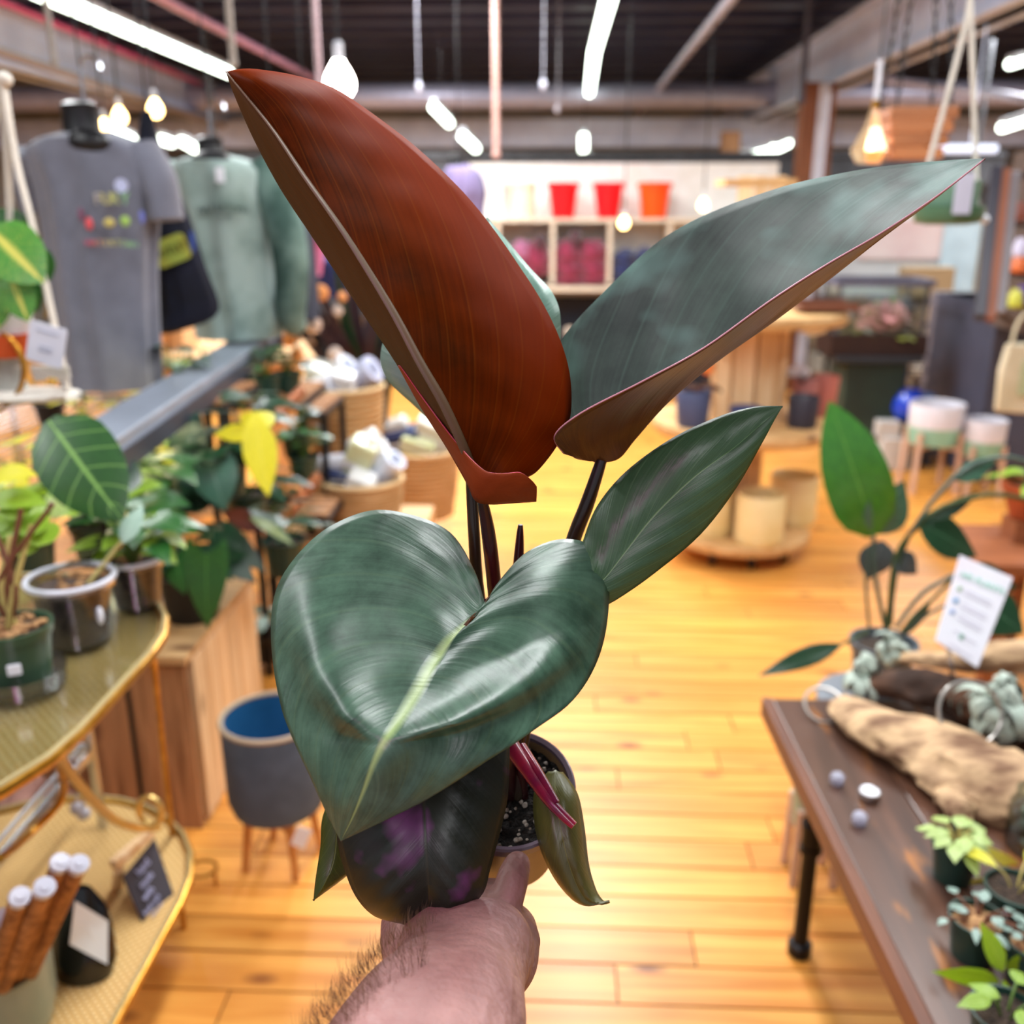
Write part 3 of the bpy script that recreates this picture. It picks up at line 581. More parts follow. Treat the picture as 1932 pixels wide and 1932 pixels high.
for (px, py, Y, c, l) in ((262, 640, 4.45, 'c9905a', 'terracotta tan box behind the grey shirt hem'), (318, 640, 4.6, 'd8a878', 'pale tan box beyond the black shirt')):
    p = W(px, py, Y); p.z = W(400, 665, 4.6).z + .102; single('storage_box', l, 'box', MB().box(p, (.22, .2, .16)).box(p + Vector((0, 0, .09)), (.24, .22, .02)), mat('sb' + c, c, .6), smooth=False, bev=.004)
single('plank_table', 'pale plank display table behind hanging shirts', 'table', MB().box((W(400, 660, 4.6).x, 4.6, W(400, 665, 4.6).z), (1.5, .6, .04)).box((W(330, 660, 4.6).x, 4.6, .45), (.06, .5, .9)).box((W(520, 660, 4.6).x, 4.6, .45), (.06, .5, .9)), wpinex, smooth=False)
# ================================================================ MACRAME HANGER, far left
cot = mat('cotton_cord', 'd9d3c8', .95, bump=.5, bscale=200)
Ym = 1.75
mh = T('macrame_hanger', 'cream cotton macrame plant hanger at far left edge', 'plant hanger', W(40, 720, Ym))
for pts in ([(5, 140), (30, 300), (60, 420), (100, 600), (128, 735)], [(5, 140), (14, 300), (20, 440), (24, 600), (40, 735)], [(5, 140), (-30, 350), (-60, 600), (-40, 730)]):
    P = curve([W(x, y, Ym) for x, y in pts], 12); part(mh, 'strap', MB().tube(P, .011, 8, flat=.35), cot)
part(mh, 'knot', MB().ell(W(60, 745, Ym), (.09, .06, .015), 14, 8, nz=.3), cot); part(mh, 'knot', MB().ell(W(8, 150, Ym), .014, 10, 8), cot)
for i in range(16): part(mh, 'fringe', MB().tube([W(60 + i * 4.4, 690, Ym - .03), W(64 + i * 4.4, 716 + R.uniform(-6, 6), Ym - .03)], .004, 5), cot)
part(mh, 'ring', MB().tube([W(-30 + 75 * math.cos(a), 700 + 80 * math.sin(a), Ym - .04) for a in [PI * 2 * k / 32 for k in range(33)]], .005, 8, cap=False), gold, label='thin gold hoop')
hp = T('trailing_plant', 'variegated green and yellow trailing plant in white and orange pot, far left', 'plant', W(15, 690, Ym))
c = W(8, 640, Ym); part(hp, 'pot', MB().lathe([(.03, 0), (.045, 0), (.062, .075), (.056, .075), (.04, .06), (.001, .06)], c, 24), white); part(hp, 'pot_base', MB().lathe([(.03, -.03), (.05, -.03), (.056, .012), (.046, .012)], c, 24), mat('orange_pot', 'd0541f', .5), label='orange lower pot')
part(hp, 'stand', MB().lathe([(.012, -.1), (.03, -.1), (.022, -.05), (.03, -.03)], c, 16), mat('grey_foot', 'a9aca4', .6))
for (x0, y0, x1, y1, wd, n_) in ((-20, 430, 78, 530, .105, 1), (20, 520, 50, 605, .062, 1), (50, 510, 68, 590, .04, 0), (60, 470, 92, 530, .055, 0), (-30, 500, -10, 620, .09, 1), (-30, 420, 60, 420, .06, 0), (0, 400, 70, 470, .05, 0), (-40, 450, -10, 520, .08, 0), (0, 520, 10, 590, .06, 1)):
    putleaf(hp, 'round', lg9 if n_ else lg1, W(x0, y0, Ym - .05 * n_), W(x1, y1, Ym - .07 * n_), wd, -CF + Vector((0, 0, .3)), .1)
part(hp, 'stems', MB().tube(curve([W(10, 620, Ym), W(40, 520, Ym), W(70, 500, Ym), W(90, 560, Ym), W(85, 600, Ym)], 12), .004, 6), mat('tan_stem', '9a7a48', .6))
tagc = W(88, 650, Ym - .09); tg = T('price_tag', 'white square price tag tilted on the macrame hanger', 'tag', tagc)
tr_ = Matrix.Rotation(math.radians(16), 3, 'Y')
tgc = part(tg, 'card', MB().prism([tagc + tr_ @ Vector((a, 0, b_)) for a, b_ in rrect(.033, .036, .006)], (0, -1, 0), .002), mat('tag_card', 'dfe6f6', .4), smooth=False)
for dz in (.022, -.006, -.012): part(tgc, 'print_line', MB().box(tagc + tr_ @ Vector((0, -.003, dz)), (.04 if dz > 0 else .024, .001, .0018), tr_), mat('tag_ink', 'a9b4c8', .6), smooth=False)
# ================================================================ GOLD RATTAN TABLE
def capsule(cx_, cy_, hw, hl, z, n=14, ang=0):
    pts = [(cx_ + hw * math.cos(a), cy_ + hl - hw + hw * math.sin(a), z) for a in [PI * k / n for k in range(n + 1)]]
    pts += [(cx_ + hw * math.cos(a), cy_ - hl + hw + hw * math.sin(a), z) for a in [PI + PI * k / n for k in range(n + 1)]]
    return [Vector(p) for p in pts]
rat = bpy.data.materials.new('woven_cane'); nt, bs = nodes(rat); Lk = nt.links.new
tc = add(nt, 'ShaderNodeTexCoord'); outs = []
for r_ in (45, -45):
    mp = add(nt, 'ShaderNodeMapping'); mp.inputs['Rotation'].default_value = (0, 0, math.radians(r_)); Lk(tc.outputs['Object'], mp.inputs[0]); wv = add(nt, 'ShaderNodeTexWave'); wv.inputs['Scale'].default_value = 28; Lk(mp.outputs[0], wv.inputs[0]); outs.append(wv.outputs[1])
mm = add(nt, 'ShaderNodeMath', operation='MULTIPLY'); Lk(outs[0], mm.inputs[0]); Lk(outs[1], mm.inputs[1])
mx = add(nt, 'ShaderNodeMix', data_type='RGBA'); Lk(mm.outputs[0], mx.inputs[0]); mx.inputs[6].default_value = hexc('c79a55'); mx.inputs[7].default_value = hexc('ecd49a'); Lk(mx.outputs[2], bs.inputs['Base Color']); bs.inputs['Roughness'].default_value = .6
bp = add(nt, 'ShaderNodeBump'); bp.inputs['Distance'].default_value = .004; bp.inputs['Strength'].default_value = .6; Lk(mm.outputs[0], bp.inputs['Height']); Lk(bp.outputs[0], bs.inputs['Normal'])
ZT, ZL = .85, .25
gx, gy, ghw, ghl = -.985, 1.27, .33, .45
gt = T('cane_shelf_table', 'oval two-tier gold table with woven cane trays and glass, at left', 'table', (gx, gy, 0))
for (z, dx, dy, hl) in ((ZT, 0, 0, ghl), (ZL, -.065, .03, ghl + .10)):
    o_ = capsule(gx + dx, gy + dy, ghw, hl, z)
    part(gt, 'cane_tray', MB().prism([p - Vector((0, 0, .012)) for p in o_], (0, 0, 1), .010), rat, smooth=False)
    part(gt, 'gold_rim', MB().tube(o_ + [o_[0]], .009, 8, cap=False), gold); 
    part(gt, 'rim_lip', MB().tube([p + Vector((0, 0, .009)) for p in o_] + [o_[0] + Vector((0, 0, .009))], .004, 6, cap=False), mat('olive_lip', 'b9a878', .3, .2))
    if z == ZT: part(gt, 'glass_top', MB().prism([(p - Vector((gx, gy, 0))) * .0 + p + Vector((0, 0, .004)) for p in capsule(gx, gy, ghw - .01, hl - .01, z)], (0, 0, 1), .004), gls, smooth=False)
lp0, lp1 = G(287, 1228, ZT), G(325, 1575, ZL)
for (p, q) in ((lp0, lp1), (Vector((gx - .24, 1.5, ZT)), Vector((gx - .26, 1.5, ZL))), (Vector((gx + .22, 1.02, ZT)), Vector((gx + .2, .98, ZL))), (Vector((gx - .24, 1.02, ZT)), Vector((gx - .26, .98, ZL)))):
    part(gt, 'leg', MB().tube([p, q, Vector((q.x, q.y, 0.0))], .006, 8), gold)
arc = curve([G(105, 1405, ZT - .02), W(130, 1455, 1.25), W(200, 1535, 1.42), W(255, 1562, 1.5), W(300, 1560, 1.55)], 16)
part(gt, 'curved_brace', MB().tube(arc, .008, 8), mat('pale_gold', 'd8b870', .3, .7))
cc = W(283, 1530, 1.5); part(gt, 'scroll', MB().tube([cc + Vector((.022 * math.cos(a), 0, .03 * math.sin(a))) for a in [PI * 2 * k / 20 for k in range(21)]], .006, 8, cap=False), mat('pale_gold', 'd8b870', .3, .7))
part(gt, 'curved_brace', MB().tube(curve([W(105, 1420, 1.2), W(120, 1500, 1.3), W(60, 1570, 1.25), W(0, 1620, 1.1)], 10), .006, 8), gold)
# plants on it
clearpl = thinglass('clear_plastic', 'dcdde4', .14, .15)
def clearpot(par, c, r0, r1, h):
    part(par, 'pot', MB().lathe([(r0, 0), (r1, h), (r1 + .006, h), (r1 + .006, h - .012)], c, 28, topcap=False), clearpl)
    part(par, 'rim', MB().tube([Vector(c) + Vector((math.cos(a) * (r1 + .004), math.sin(a) * (r1 + .004), h)) for a in [2 * PI * k / 32 for k in range(33)]], .005, 8, cap=False), mat('frost_rim', 'dcdfea', .3))
    part(par, 'soil', MB().lathe([(r0 * .93, .004), (r1 * .93, h * .86), (r1 * .5, h * .9), (.001, h * .9)], c, 24), mat('wet_bark', '5c4a40', .9, c2='3a2f2c', scale=60, bump=.5))
    for i in range(26):
        a = R.random() * 6.28; q = R.random() ** .5 * r1 * .8; part(par, 'bark_chip', MB().ell(Vector(c) + Vector((q * math.cos(a), q * math.sin(a), h * .91)), (.009, .006, .004), 6, 4, Matrix.Rotation(a, 3, 'Z')), bark) if i < 14 else None
def gb(px, py, z=ZT + .008): return G(px, py, z)
g1 = gb(42, 1292); gp = T('potted_plant', 'dark green nursery pot with bark and reddish stems on cane table, front left', 'plant', g1)
part(gp, 'pot', MB().lathe([(.036, 0), (.042, 0), (.052, .085), (.055, .085), (.057, .10), (.052, .10), (.049, .085), (.001, .085)], g1, 32), mat('olive_pot', '35523c', .3, c2='2a4433', scale=8))
part(gp, 'soil', MB().ell(g1 + Vector((0, 0, .087)), (.05, .05, .008), 20, 6, nz=.3), soil)
for i in range(46):
    a = R.random() * 6.28; q = R.random() ** .5 * .044; part(gp, 'bark_chip', MB().ell(g1 + Vector((q * math.cos(a), q * math.sin(a), .094 + .004 * R.random())), (.009, .006, .005), 6, 4, Matrix.Rotation(a * 2, 3, 'Z'), nz=.4), bark)
lbp = g1 + Vector((.022, -.0478, .048)); part(gp, 'white_label', MB().box(lbp + Vector((0, 0, .002)), (.019, .004, .018), Matrix.Rotation(.45, 3, 'Z') @ Matrix.Rotation(.1, 3, 'X')), paper, smooth=False, bev=.003)
for i in range(5): part(gp, 'stem', MB().tube(curve([g1 + Vector((R.uniform(-.012, .012), R.uniform(-.01, .01), .09)), g1 + Vector((R.uniform(-.02, .02), 0, .16)), W((20, 60, 100, 40, -20)[i], (1010, 990, 950, 960, 980)[i], 1.3)], 8), .004, 6), stemb if i > 1 else stemy)
for i, (x, y) in enumerate(((10, 1010), (60, 980), (30, 950), (80, 1000), (-10, 980), (45, 1020), (20, 985))): putleaf(gp, 'round', lg3, W(x - 12, y + 30, 1.32), W(x + 15, y - 25, 1.36), .05, None, .3)
putleaf(gp, 'oval', lg4, W(-20, 900, 1.35), W(55, 880, 1.33), .05); putleaf(gp, 'lance', lg3, W(-30, 940, 1.35), W(75, 930, 1.33), .05)
part(gp, 'saucer', MB().lathe([(.045, -.004), (.062, 0), (.066, .028), (.063, .028), (.058, .004), (.001, .004)], g1, 28), clearpl)
g2 = gb(150, 1205); ap = T('anthurium_plant', 'clear pot with one large veined green leaf on pale stalk', 'plant', g2); clearpot(ap, g2, .05, .064, .11)
lb_, lt_ = W(112, 800, 1.50), W(205, 972, 1.42)
putleaf(ap, 'round', lg5, W(92, 792, 1.50), W(218, 972, 1.40), .135, -CF + Vector((.1, 0, .2)), .12, .08)
part(ap, 'stalk', MB().tube(curve([g2 + Vector((.02, 0, .09)), W(215, 1040, 1.48), W(245, 990, 1.5), W(180, 900, 1.53), W(112, 826, 1.505)], 16), .004, 7), stemy)
putleaf(ap, 'oval', leafmat('leaf_backpale', '9fb8a8', '8aa898', 'c0cfc0', rough=.5), W(232, 1025, 1.45), W(265, 945, 1.5), .035, -CF)
putleaf(ap, 'oval', lg10, W(95, 965, 1.6), W(135, 925, 1.6), .07)
part(ap, 'white_label', MB().ell(g2 + Vector((.055, -.026, .055)), (.006, .006, .016), 8, 6), paper)
g3 = gb(262, 1138); cp = T('potted_plant', 'clear pot with small bushy green plant at far end of cane table', 'plant', g3); clearpot(cp, g3, .04, .05, .09)
foliage(cp, g3 + Vector((0, 0, .08)), 16, .12, .14, 'heart', lg1, .075, .055, stemg, 5); foliage(cp, g3 + Vector((0, 0, .08)), 8, .08, .12, 'heart', lg3, .06, .05, stemg, 6)
# lower tray things
vs_ = G(48, 1915, ZL); vz = T('pale_vase', 'pale grey-green ceramic vase on lower cane tray holding cork tubes', 'vase', vs_ + Vector((-.02, -.02, 0)))
vs_ = vz.location.copy(); VT = .13
part(vz, 'body', MB().lathe([(.04, 0), (.07, .002), (.082, .05), (.084, VT), (.078, VT), (.074, .05), (.001, .02)], vs_, 32), mat('vase_glaze', 'a9ab94', .35, c2='8f9a84', scale=5, stretch=(3, 3, .8)))
corkm = mat('cork', 'b98650', .85, c2='80552c', scale=55, bump=.6, bscale=90); tubeg = mat('tube_end', 'c9ccd6', .15, c2='b4b7c6', coat=.6)
for i, (x, y, lb) in enumerate(((38, 1690, 'front left cork-filled glass tube in vase'), (85, 1672, 'second cork-filled tube from left in vase'), (115, 1625, 'cork-filled tube left of the rear pair'), (150, 1628, 'rightmost cork-filled tube in vase'), (5, 1730, 'cork-filled tube at the photo edge'))):
    tp = W(x, y, 1.02 if i < 2 else 1.08); bt_ = vs_ + Vector((-.03 + .014 * i, -.02 + .012 * i, .03)); d = (tp - bt_).normalized()
    t = T('cork_tube', lb, 'tube', bt_, 'cork-filled tubes in the vase'); part(t, 'cork', MB().tube([bt_, tp - d * .012], .0125, 12), corkm)
    part(t, 'glass_cap', MB().tube([tp - d * .014, tp - d * .002, tp], [.0135, .0145, .0125], 14).tube([tp - d * .001, tp + d * .003], .007, 10), tubeg)
bg = G(160, 1835, ZL); bgt = T('black_pouch', 'black glossy pouch with blank white tag on lower cane tray', 'pouch', bg)
def pf(u, v):
    a = 2 * PI * v; wv_ = (.052, .062, .060, .055, .047, .02)[0:6]; x = u * 5; i = min(int(x), 4); r = wv_[i] + (wv_[i + 1] - wv_[i]) * (x - i)
    return bg + Vector((math.cos(a) * r * .95, math.sin(a) * r * (.62 - .35 * u) + u * .03, u * .16))
part(bgt, 'pouch_body', MB().grid(pf, 14, 28), mat('gloss_black', '0a0a0c', .18, coat=.5))
q = [W(142, 1700, 1.30), W(204, 1738, 1.33), W(203, 1820, 1.31), W(132, 1782, 1.28)]
part(bgt, 'white_tag', MB().prism(q, (q[1] - q[0]).cross(q[2] - q[1]), .002), mat('mint_white', 'e9f2f4', .5), smooth=False)
cb0 = [W(290, 1583, 1.62), W(330, 1700, 1.54), W(278, 1764, 1.46), W(230, 1655, 1.50)]
cbt = T('chalkboard_sign', 'small slanted black chalkboard with white writing on pine stand', 'sign', G(290, 1780, ZL))
nn = (cb0[1] - cb0[0]).cross(cb0[2] - cb0[1]).normalized(); nn = nn if nn.dot(CF) < 0 else -nn
cbb = part(cbt, 'board', MB().prism(cb0, nn, .005), mat('slate', '2a2328', .7, c2='352e36', scale=12), smooth=False)
part(cbt, 'top_bar', MB().bar(W(214, 1632, 1.50), W(284, 1572, 1.60), .018, .018), wpine, smooth=False)
part(cbt, 'foot', MB().bar(W(330, 1722, 1.52), W(322, 1700, 1.56), .016, .016).bar(W(283, 1782, 1.44), W(278, 1756, 1.47), .016, .016), wpine, smooth=False)
part(cbt, 'back_leg', MB().bar(W(225, 1640, 1.52), W(215, 1720, 1.60), .016, .016), wpine, smooth=False)
xax = (cb0[0] - cb0[3]).normalized(); yax = (cb0[0] - cb0[1]).normalized(); chalk = mat('chalk', 'a9aacb', .9)
for (fx, fy, s_, tx) in ((.5, .17, .022, 'hand'), (.48, .36, .020, 'made'), (.42, .53, .020, 'with'), (.42, .70, .014, 'local cork'), (.5, .82, .010, 'please ask')):
    p = cb0[3] + (cb0[0] - cb0[3]) * fx + (cb0[1] - cb0[0]) * fy + nn * .006; textmesh(cbb, tx, p, xax, yax, s_, chalk, name='chalk_writing', th=.0006)
for (x, y) in ((145, 1525), (158, 1535)): single('glass_marble', 'upper left of two clear glass balls by the lower cane tray' if x == 145 else 'lower right of two clear glass balls by the lower cane tray', 'ornament', MB().ell(W(x, y, 1.6), .014, 12, 8).tube([W(x, y, 1.6), W(x, y - 25, 1.6)], .002, 5), tubeg, group='clear glass balls')
# chrome wires of a low rack at the lower left
lr = T('low_wire_rack', 'low chrome wire shelf seen under the cane table', 'rack', (-1.25, 1.5, 0))
for i in range(7): part(lr, 'shelf_wire', MB().tube([(-1.45 + .075 * i, .7, .45), (-1.45 + .075 * i, 1.74, .45)], .005, 6), chrome)
part(lr, 'shelf_frame', MB().bar((-1.47, .7, .44), (-1.47, 1.75, .44), .012, .03).bar((-.98, .7, .44), (-.98, 1.75, .44), .010, .02).bar((-1.47, 1.75, .44), (-.98, 1.75, .44), .012, .03).bar((-1.47, .7, .44), (-.98, .7, .44), .012, .03), chrome, smooth=False)
for (x, y) in ((-1.47, .7), (-1.47, 1.75), (-.98, .7), (-.98, 1.75)): part(lr, 'post', MB().tube([(x, y, 0), (x, y, .5)], .01, 8), chrome)
for i, (px, py) in enumerate(((60, 1500), (30, 1540), (10, 1600))):
    p = G(px, py, .12); single('pink_quartz', ('pinkish rock lying furthest back beneath the low wire rack', 'middle pinkish rock beneath the low wire rack', 'front pinkish rock beneath the low wire rack')[i], 'rock', MB().ell(Vector((p.x, p.y, .07)), (.1, .08, .07), 12, 8, nz=.5), mat('pinkrock', 'c9988a', .8, c2='8a6258', scale=20))
# ================================================================ CRATE with plant
cA = G(385, 1560); cH = .47
cr_ = T('slatted_crate', 'tall pine crate of old and new boards supporting a black pot', 'crate', (cA.x - .2, cA.y + .25, 0))
fx1 = cA.x; fy = cA.y; wd = .56; dp = .50
nb_ = 4; bw = wd / nb_
for i in range(nb_):
    x = fx1 - wd + bw * (i + .5); part(cr_, 'front_board', MB().box((x, fy, cH / 2), (bw - (.003 if i != 1 else .02), .018, cH)), woldz, smooth=False)
nr = 6
for i in range(nr):
    y_ = fy + .02 + (dp / nr) * (i + .5); part(cr_, 'side_board', MB().box((fx1 + .002, y_, cH / 2 + .01), (.018, dp / nr - .005, cH - .01)), wpine, smooth=False, bev=.002)
part(cr_, 'top_board', MB().box((fx1 - wd / 2, fy + dp / 2, cH + .02), (wd + .02, dp + .04, .02)), wpinex, smooth=False)
part(cr_, 'inner_post', MB().box((fx1 - wd + .03, fy + .04, cH / 2), (.04, .04, cH)).box((fx1 - .04, fy + .04, cH / 2), (.04, .04, cH)), woldz, smooth=False)
# plant on crate
def potplant(name, label, base, r, h, pm_, leaves, stemm=stemg, extra=None, rim=.14):
    t = T(name, label, 'plant', base); pot(t, base, r * .78, r, h, pm_, soil, rim)
    for a in leaves: foliage(t, Vector(base) + Vector((0, 0, h * .85)), *a[:-1], stemm, a[-1])
    return t
zc = cH + .03
pb = G(345, 1185, zc); pb = Vector((pb.x, pb.y + .08, zc))
mp_ = potplant('leafy_plant', 'plant with broad glossy green leaves in black pot on the crate', pb, .085, .13, blackpl, [(7, .22, .22, 'heart', lg2, .13, .09, 31)])
for (x0, y0, x1, y1, w_, mm_, Y) in ((390, 1045, 385, 1190, .11, lg1, 2.05), (350, 1060, 460, 1040, .09, lg2, 2.2), (400, 1030, 480, 1095, .09, lg2, 2.2), (420, 1010, 500, 1075, .08, lg2, 2.3), (330, 1050, 345, 1120, .08, lg1, 2.15)):
    putleaf(mp_, 'heart', mm_, W(x0, y0, Y + .05), W(x1, y1, Y), w_, -CF + Vector((0, 0, .5)), .15)
# black shelf stand with many plants
st = T('black_plant_stand', 'black steel multi-level plant stand behind the crate', 'stand', (W(440, 900, 3.0).x, 3.0, 0))
def fr(x0, x1, Ya, Yb, z, r=.012):
    a = W(x0, 800, Ya).x; b_ = W(x1, 800, Ya).x
    part(st, 'shelf_frame', MB().bar((a, Ya, z), (b_, Ya, z), .02, .02).bar((a, Yb, z), (b_, Yb, z), .02, .02).bar((a, Ya, z), (a, Yb, z), .02, .02).bar((b_, Ya, z), (b_, Yb, z), .02, .02), black, smooth=False)
    for k in range(4): part(st, 'shelf_slat', MB().box(((a + b_) / 2, Ya + (Yb - Ya) * (k + .5) / 4, z + .016), (b_ - a, (Yb - Ya) / 4 - .012, .012)), woldz, smooth=False)
    for (x, y) in ((a, Ya), (b_, Ya), (a, Yb), (b_, Yb)): part(st, 'upright', MB().box((x, y, z / 2), (.02, .02, z)), black, smooth=False)
ztop = W(480, 762, 3.3).z; zmid = W(480, 900, 3.0).z; zlow = W(560, 992, 2.9).z
fr(430, 568, 3.25, 3.65, ztop); fr(312, 420, 2.75, 3.1, W(350, 770, 2.75).z); fr(470, 606, 2.95, 3.2, zlow); fr(575, 610, 3.2, 3.5, W(590, 785, 3.2).z)
k = 0
gl = 'small potted plants on the black stand'
for (px, py, Y, m_, kd, l) in ((460, 748, 3.35, lg2, 'round', 'small leafy plant in green pot at left of stand top'), (505, 752, 3.3, lg1, 'round', 'small leafy plant in green pot at middle of stand top'), (545, 745, 3.4, lg2, 'round', 'small leafy plant in green pot at right of stand top'), (380, 765, 3.1, lg6, 'heart', 'silvery plant on the stand below the light housing'),
            (340, 765, 2.9, lg2, 'heart', 'dark plant on the stand tier nearest the light housing'), (560, 860, 3.1, lg2, 'round', 'dark bushy plant beside lower baskets'), (530, 990, 2.95, lg2, 'oval', 'dark bushy plant on lower stand tier behind big leaf'), (575, 905, 3.05, lg1, 'round', 'small green plant close to the stand upright')):
    p = W(px, py, Y); r = .05; t = potplant('potted_plant', l, p, r, .085, dgpot, [(14, .12, .14, kd, m_, .055, .042, 200 + k)]); t['group'] = gl; k += 1
# mid bushes hanging over
def bush(px, py, Y, label, sets, r=.06, pm_=dgpot):
    p = W(px, py, Y); return potplant('potted_plant', label, p, r, .1, pm_, sets)
t = bush(360, 960, 2.55, 'plant with long dark dangling leaf beside the veined leaf', [(8, .16, .2, 'lance', lg2, .16, .06, 41)])
putleaf(t, 'lance', leafmat('leaf_bluegreen', '42645a', '2c4a40', '6a8c80', rough=.3), W(375, 775, 2.5), W(320, 960, 2.45), .12, -CF, .1)
putleaf(t, 'heart', lg2, W(340, 900, 2.5), W(430, 950, 2.45), .12)
t = bush(470, 990, 2.6, 'plant with reddish brown backed leaves above the crate', [(9, .14, .2, 'lance', lg2, .13, .05, 42)])
putleaf(t, 'lance', lg8, W(420, 965, 2.4), W(505, 1000, 2.38), .06, -CF); putleaf(t, 'lance', lg2, W(470, 960, 2.4), W(560, 1020, 2.38), .05); putleaf(t, 'lance', leafmat('leaf_olive', '6a7a28', '4c5c1c', '8a9a48'), W(470, 975, 2.35), W(555, 1015, 2.33), .035)
t = bush(300, 1010, 2.2, 'green leafy plant behind the far clear pot', [(12, .14, .2, 'heart', lg1, .09, .07, 43)])
for (x0, y0, x1, y1, m_) in ((270, 950, 345, 935, lg1), (300, 985, 365, 990, lg1), (230, 930, 290, 900, lg3), (265, 1010, 330, 1050, lg3), (215, 880, 265, 940, lg2)): putleaf(t, 'heart', m_, W(x0, y0, 2.0), W(x1, y1, 1.95), .09)
t = bush(470, 870, 2.5, 'plant with one bright yellow lobed leaf hanging forward', [(7, .12, .16, 'heart', lg2, .1, .07, 44)])
putleaf(t, 'lance', lg4, W(478, 775, 2.2), W(505, 935, 2.1), .085, -CF + Vector((0, 0, .2)), .05); putleaf(t, 'oval', lg4, W(485, 815, 2.2), W(392, 818, 2.22), .045, -CF); putleaf(t, 'oval', lg4, W(490, 800, 2.2), W(440, 780, 2.25), .04, -CF); putleaf(t, 'oval', lg4, W(485, 800, 2.2), W(520, 775, 2.25), .05, -CF)
t = bush(430, 930, 2.5, 'plant with rounded blue-green leaves in the left mass of plants', [(8, .1, .16, 'heart', lg2, .1, .09, 45)]); putleaf(t, 'heart', leafmat('leaf_teal', '4a7a68', '2f5a4c', '7a9a8c'), W(400, 880, 2.4), W(420, 960, 2.35), .13, -CF + Vector((0, 0, .5)))
t = bush(540, 1080, 2.5, 'green plant low behind the left lobe of the big leaf', [(12, .14, .2, 'oval', lg2, .1, .05, 46)])
t = bush(500, 1240, 3.0, 'silvery green plant on the floor beyond the crate', [(16, .14, .2, 'oval', lg6, .08, .05, 47)], .07, blackpl)
t = bush(60, 1090, 1.9, 'yellow-green plant behind the front olive pot', [(12, .16, .2, 'heart', lg3, .08, .07, 48)])
t = bush(190, 1060, 2.1, 'green plant behind the anthurium pot', [(10, .12, .18, 'heart', lg1, .08, .06, 49)])
copper = mat('copper_coil', 'b06a3c', .35, .6)
for i, (x0, y0, x1, y1, l) in enumerate(((505, 800, 568, 738, 'upper copper-brown coil beside the yellow leaf'), (512, 1000, 600, 900, 'lower copper-brown coil left of baskets'))):
    a, b_ = W(x0, y0, 2.6), W(x1, y1, 2.9); d = (b_ - a); e1 = d.cross(Vector((0, 0, 1))).normalized(); e2 = d.cross(e1).normalized(); N = 150
    single('spring_coil', l, 'coil', MB().tube([a + d * (k / N) + (e1 * math.cos(k * .95) + e2 * math.sin(k * .95)) * .016 for k in range(N + 1)], .003, 5), copper)
cord_ = T('cordyline_plant', 'tall dark purple spiky plant behind the baskets', 'plant', W(690, 800, 4.2)); pot(cord_, W(690, 800, 4.2), .1, .13, .2, blackpl, soil)
for i in range(26):
    rr = random.Random(i + 9); b0 = W(690 + rr.uniform(-15, 15), 740, 4.2); a = rr.uniform(-1.25, 1.25); putleaf(cord_, 'grass', lg7 if i % 4 else lg2, b0, b0 + Vector((math.sin(a) * .32, rr.uniform(-.25, .1), math.cos(a) * (.45 + .2 * rr.random()))), .07, -CF + Vector((rr.uniform(-.4, .4), 0, 0)), .12)
part(cord_, 'stem', MB().tube([W(690, 800, 4.2), W(692, 700, 4.2)], .015, 8), stemb)
gw = 'glittering glass ornaments'
OL = ['largest pearly glass ornament, top of the glittering group', 'small pearly bead just below the topmost big ornament', 'pearly bead touching the left edge of purple plant', 'lower of the beads by the purple plant', 'big long pearly ornament at the hem of the green sweatshirt', 'pearly ornament right of the sweatshirt cuff', 'orange ornament below the sweatshirt cuff', 'small pearly bead between cuff and purple plant', 'small bead right below the big pearly ornaments', 'orange ornament above basket, left one', 'pearly ornament directly over upper basket', 'round ornament over the rim of upper basket at right', 'tiny upper bead on the dark tie-dye sleeve', 'tiny lower bead on the dark tie-dye sleeve', 'single bead at edge of rust-red leaf', 'tiny bead right of the topmost ornament']
orn = mat('pearl_glass', 'f2e2d8', .12, .3, coat=.8, c2='e8c8b0', scale=20)
for i, (x, y, r) in enumerate(((604, 553, 17), (637, 587, 11), (626, 603, 12), (629, 620, 13), (568, 622, 20), (590, 612, 18), (545, 640, 16), (612, 630, 11), (590, 640, 11), (560, 668, 14), (583, 690, 15), (632, 668, 15), (519, 590, 9), (524, 605, 9), (707, 620, 9), (645, 560, 10))):
    p = W(x, y, 4.0 + .05 * (i % 5)); r_ = r * 4 / FPX; single('glass_ornament', OL[i], 'ornament', MB().ell(p, (r_, r_ * .8, r_), 7, 5), orn if i % 3 else mat('orange_glass', 'f0a060', .15, .2, coat=.8), group=gw, smooth=False)
single('ornament_rail', 'black rail crossing in front of purple plant with glass ornaments', 'rail', MB().tube([W(545, 585, 4.1), W(600, 640, 4.1), W(645, 722, 4.1)], .016, 6).tube([W(430, 655, 3.9), W(560, 635, 4.1)], .03, 6), black)
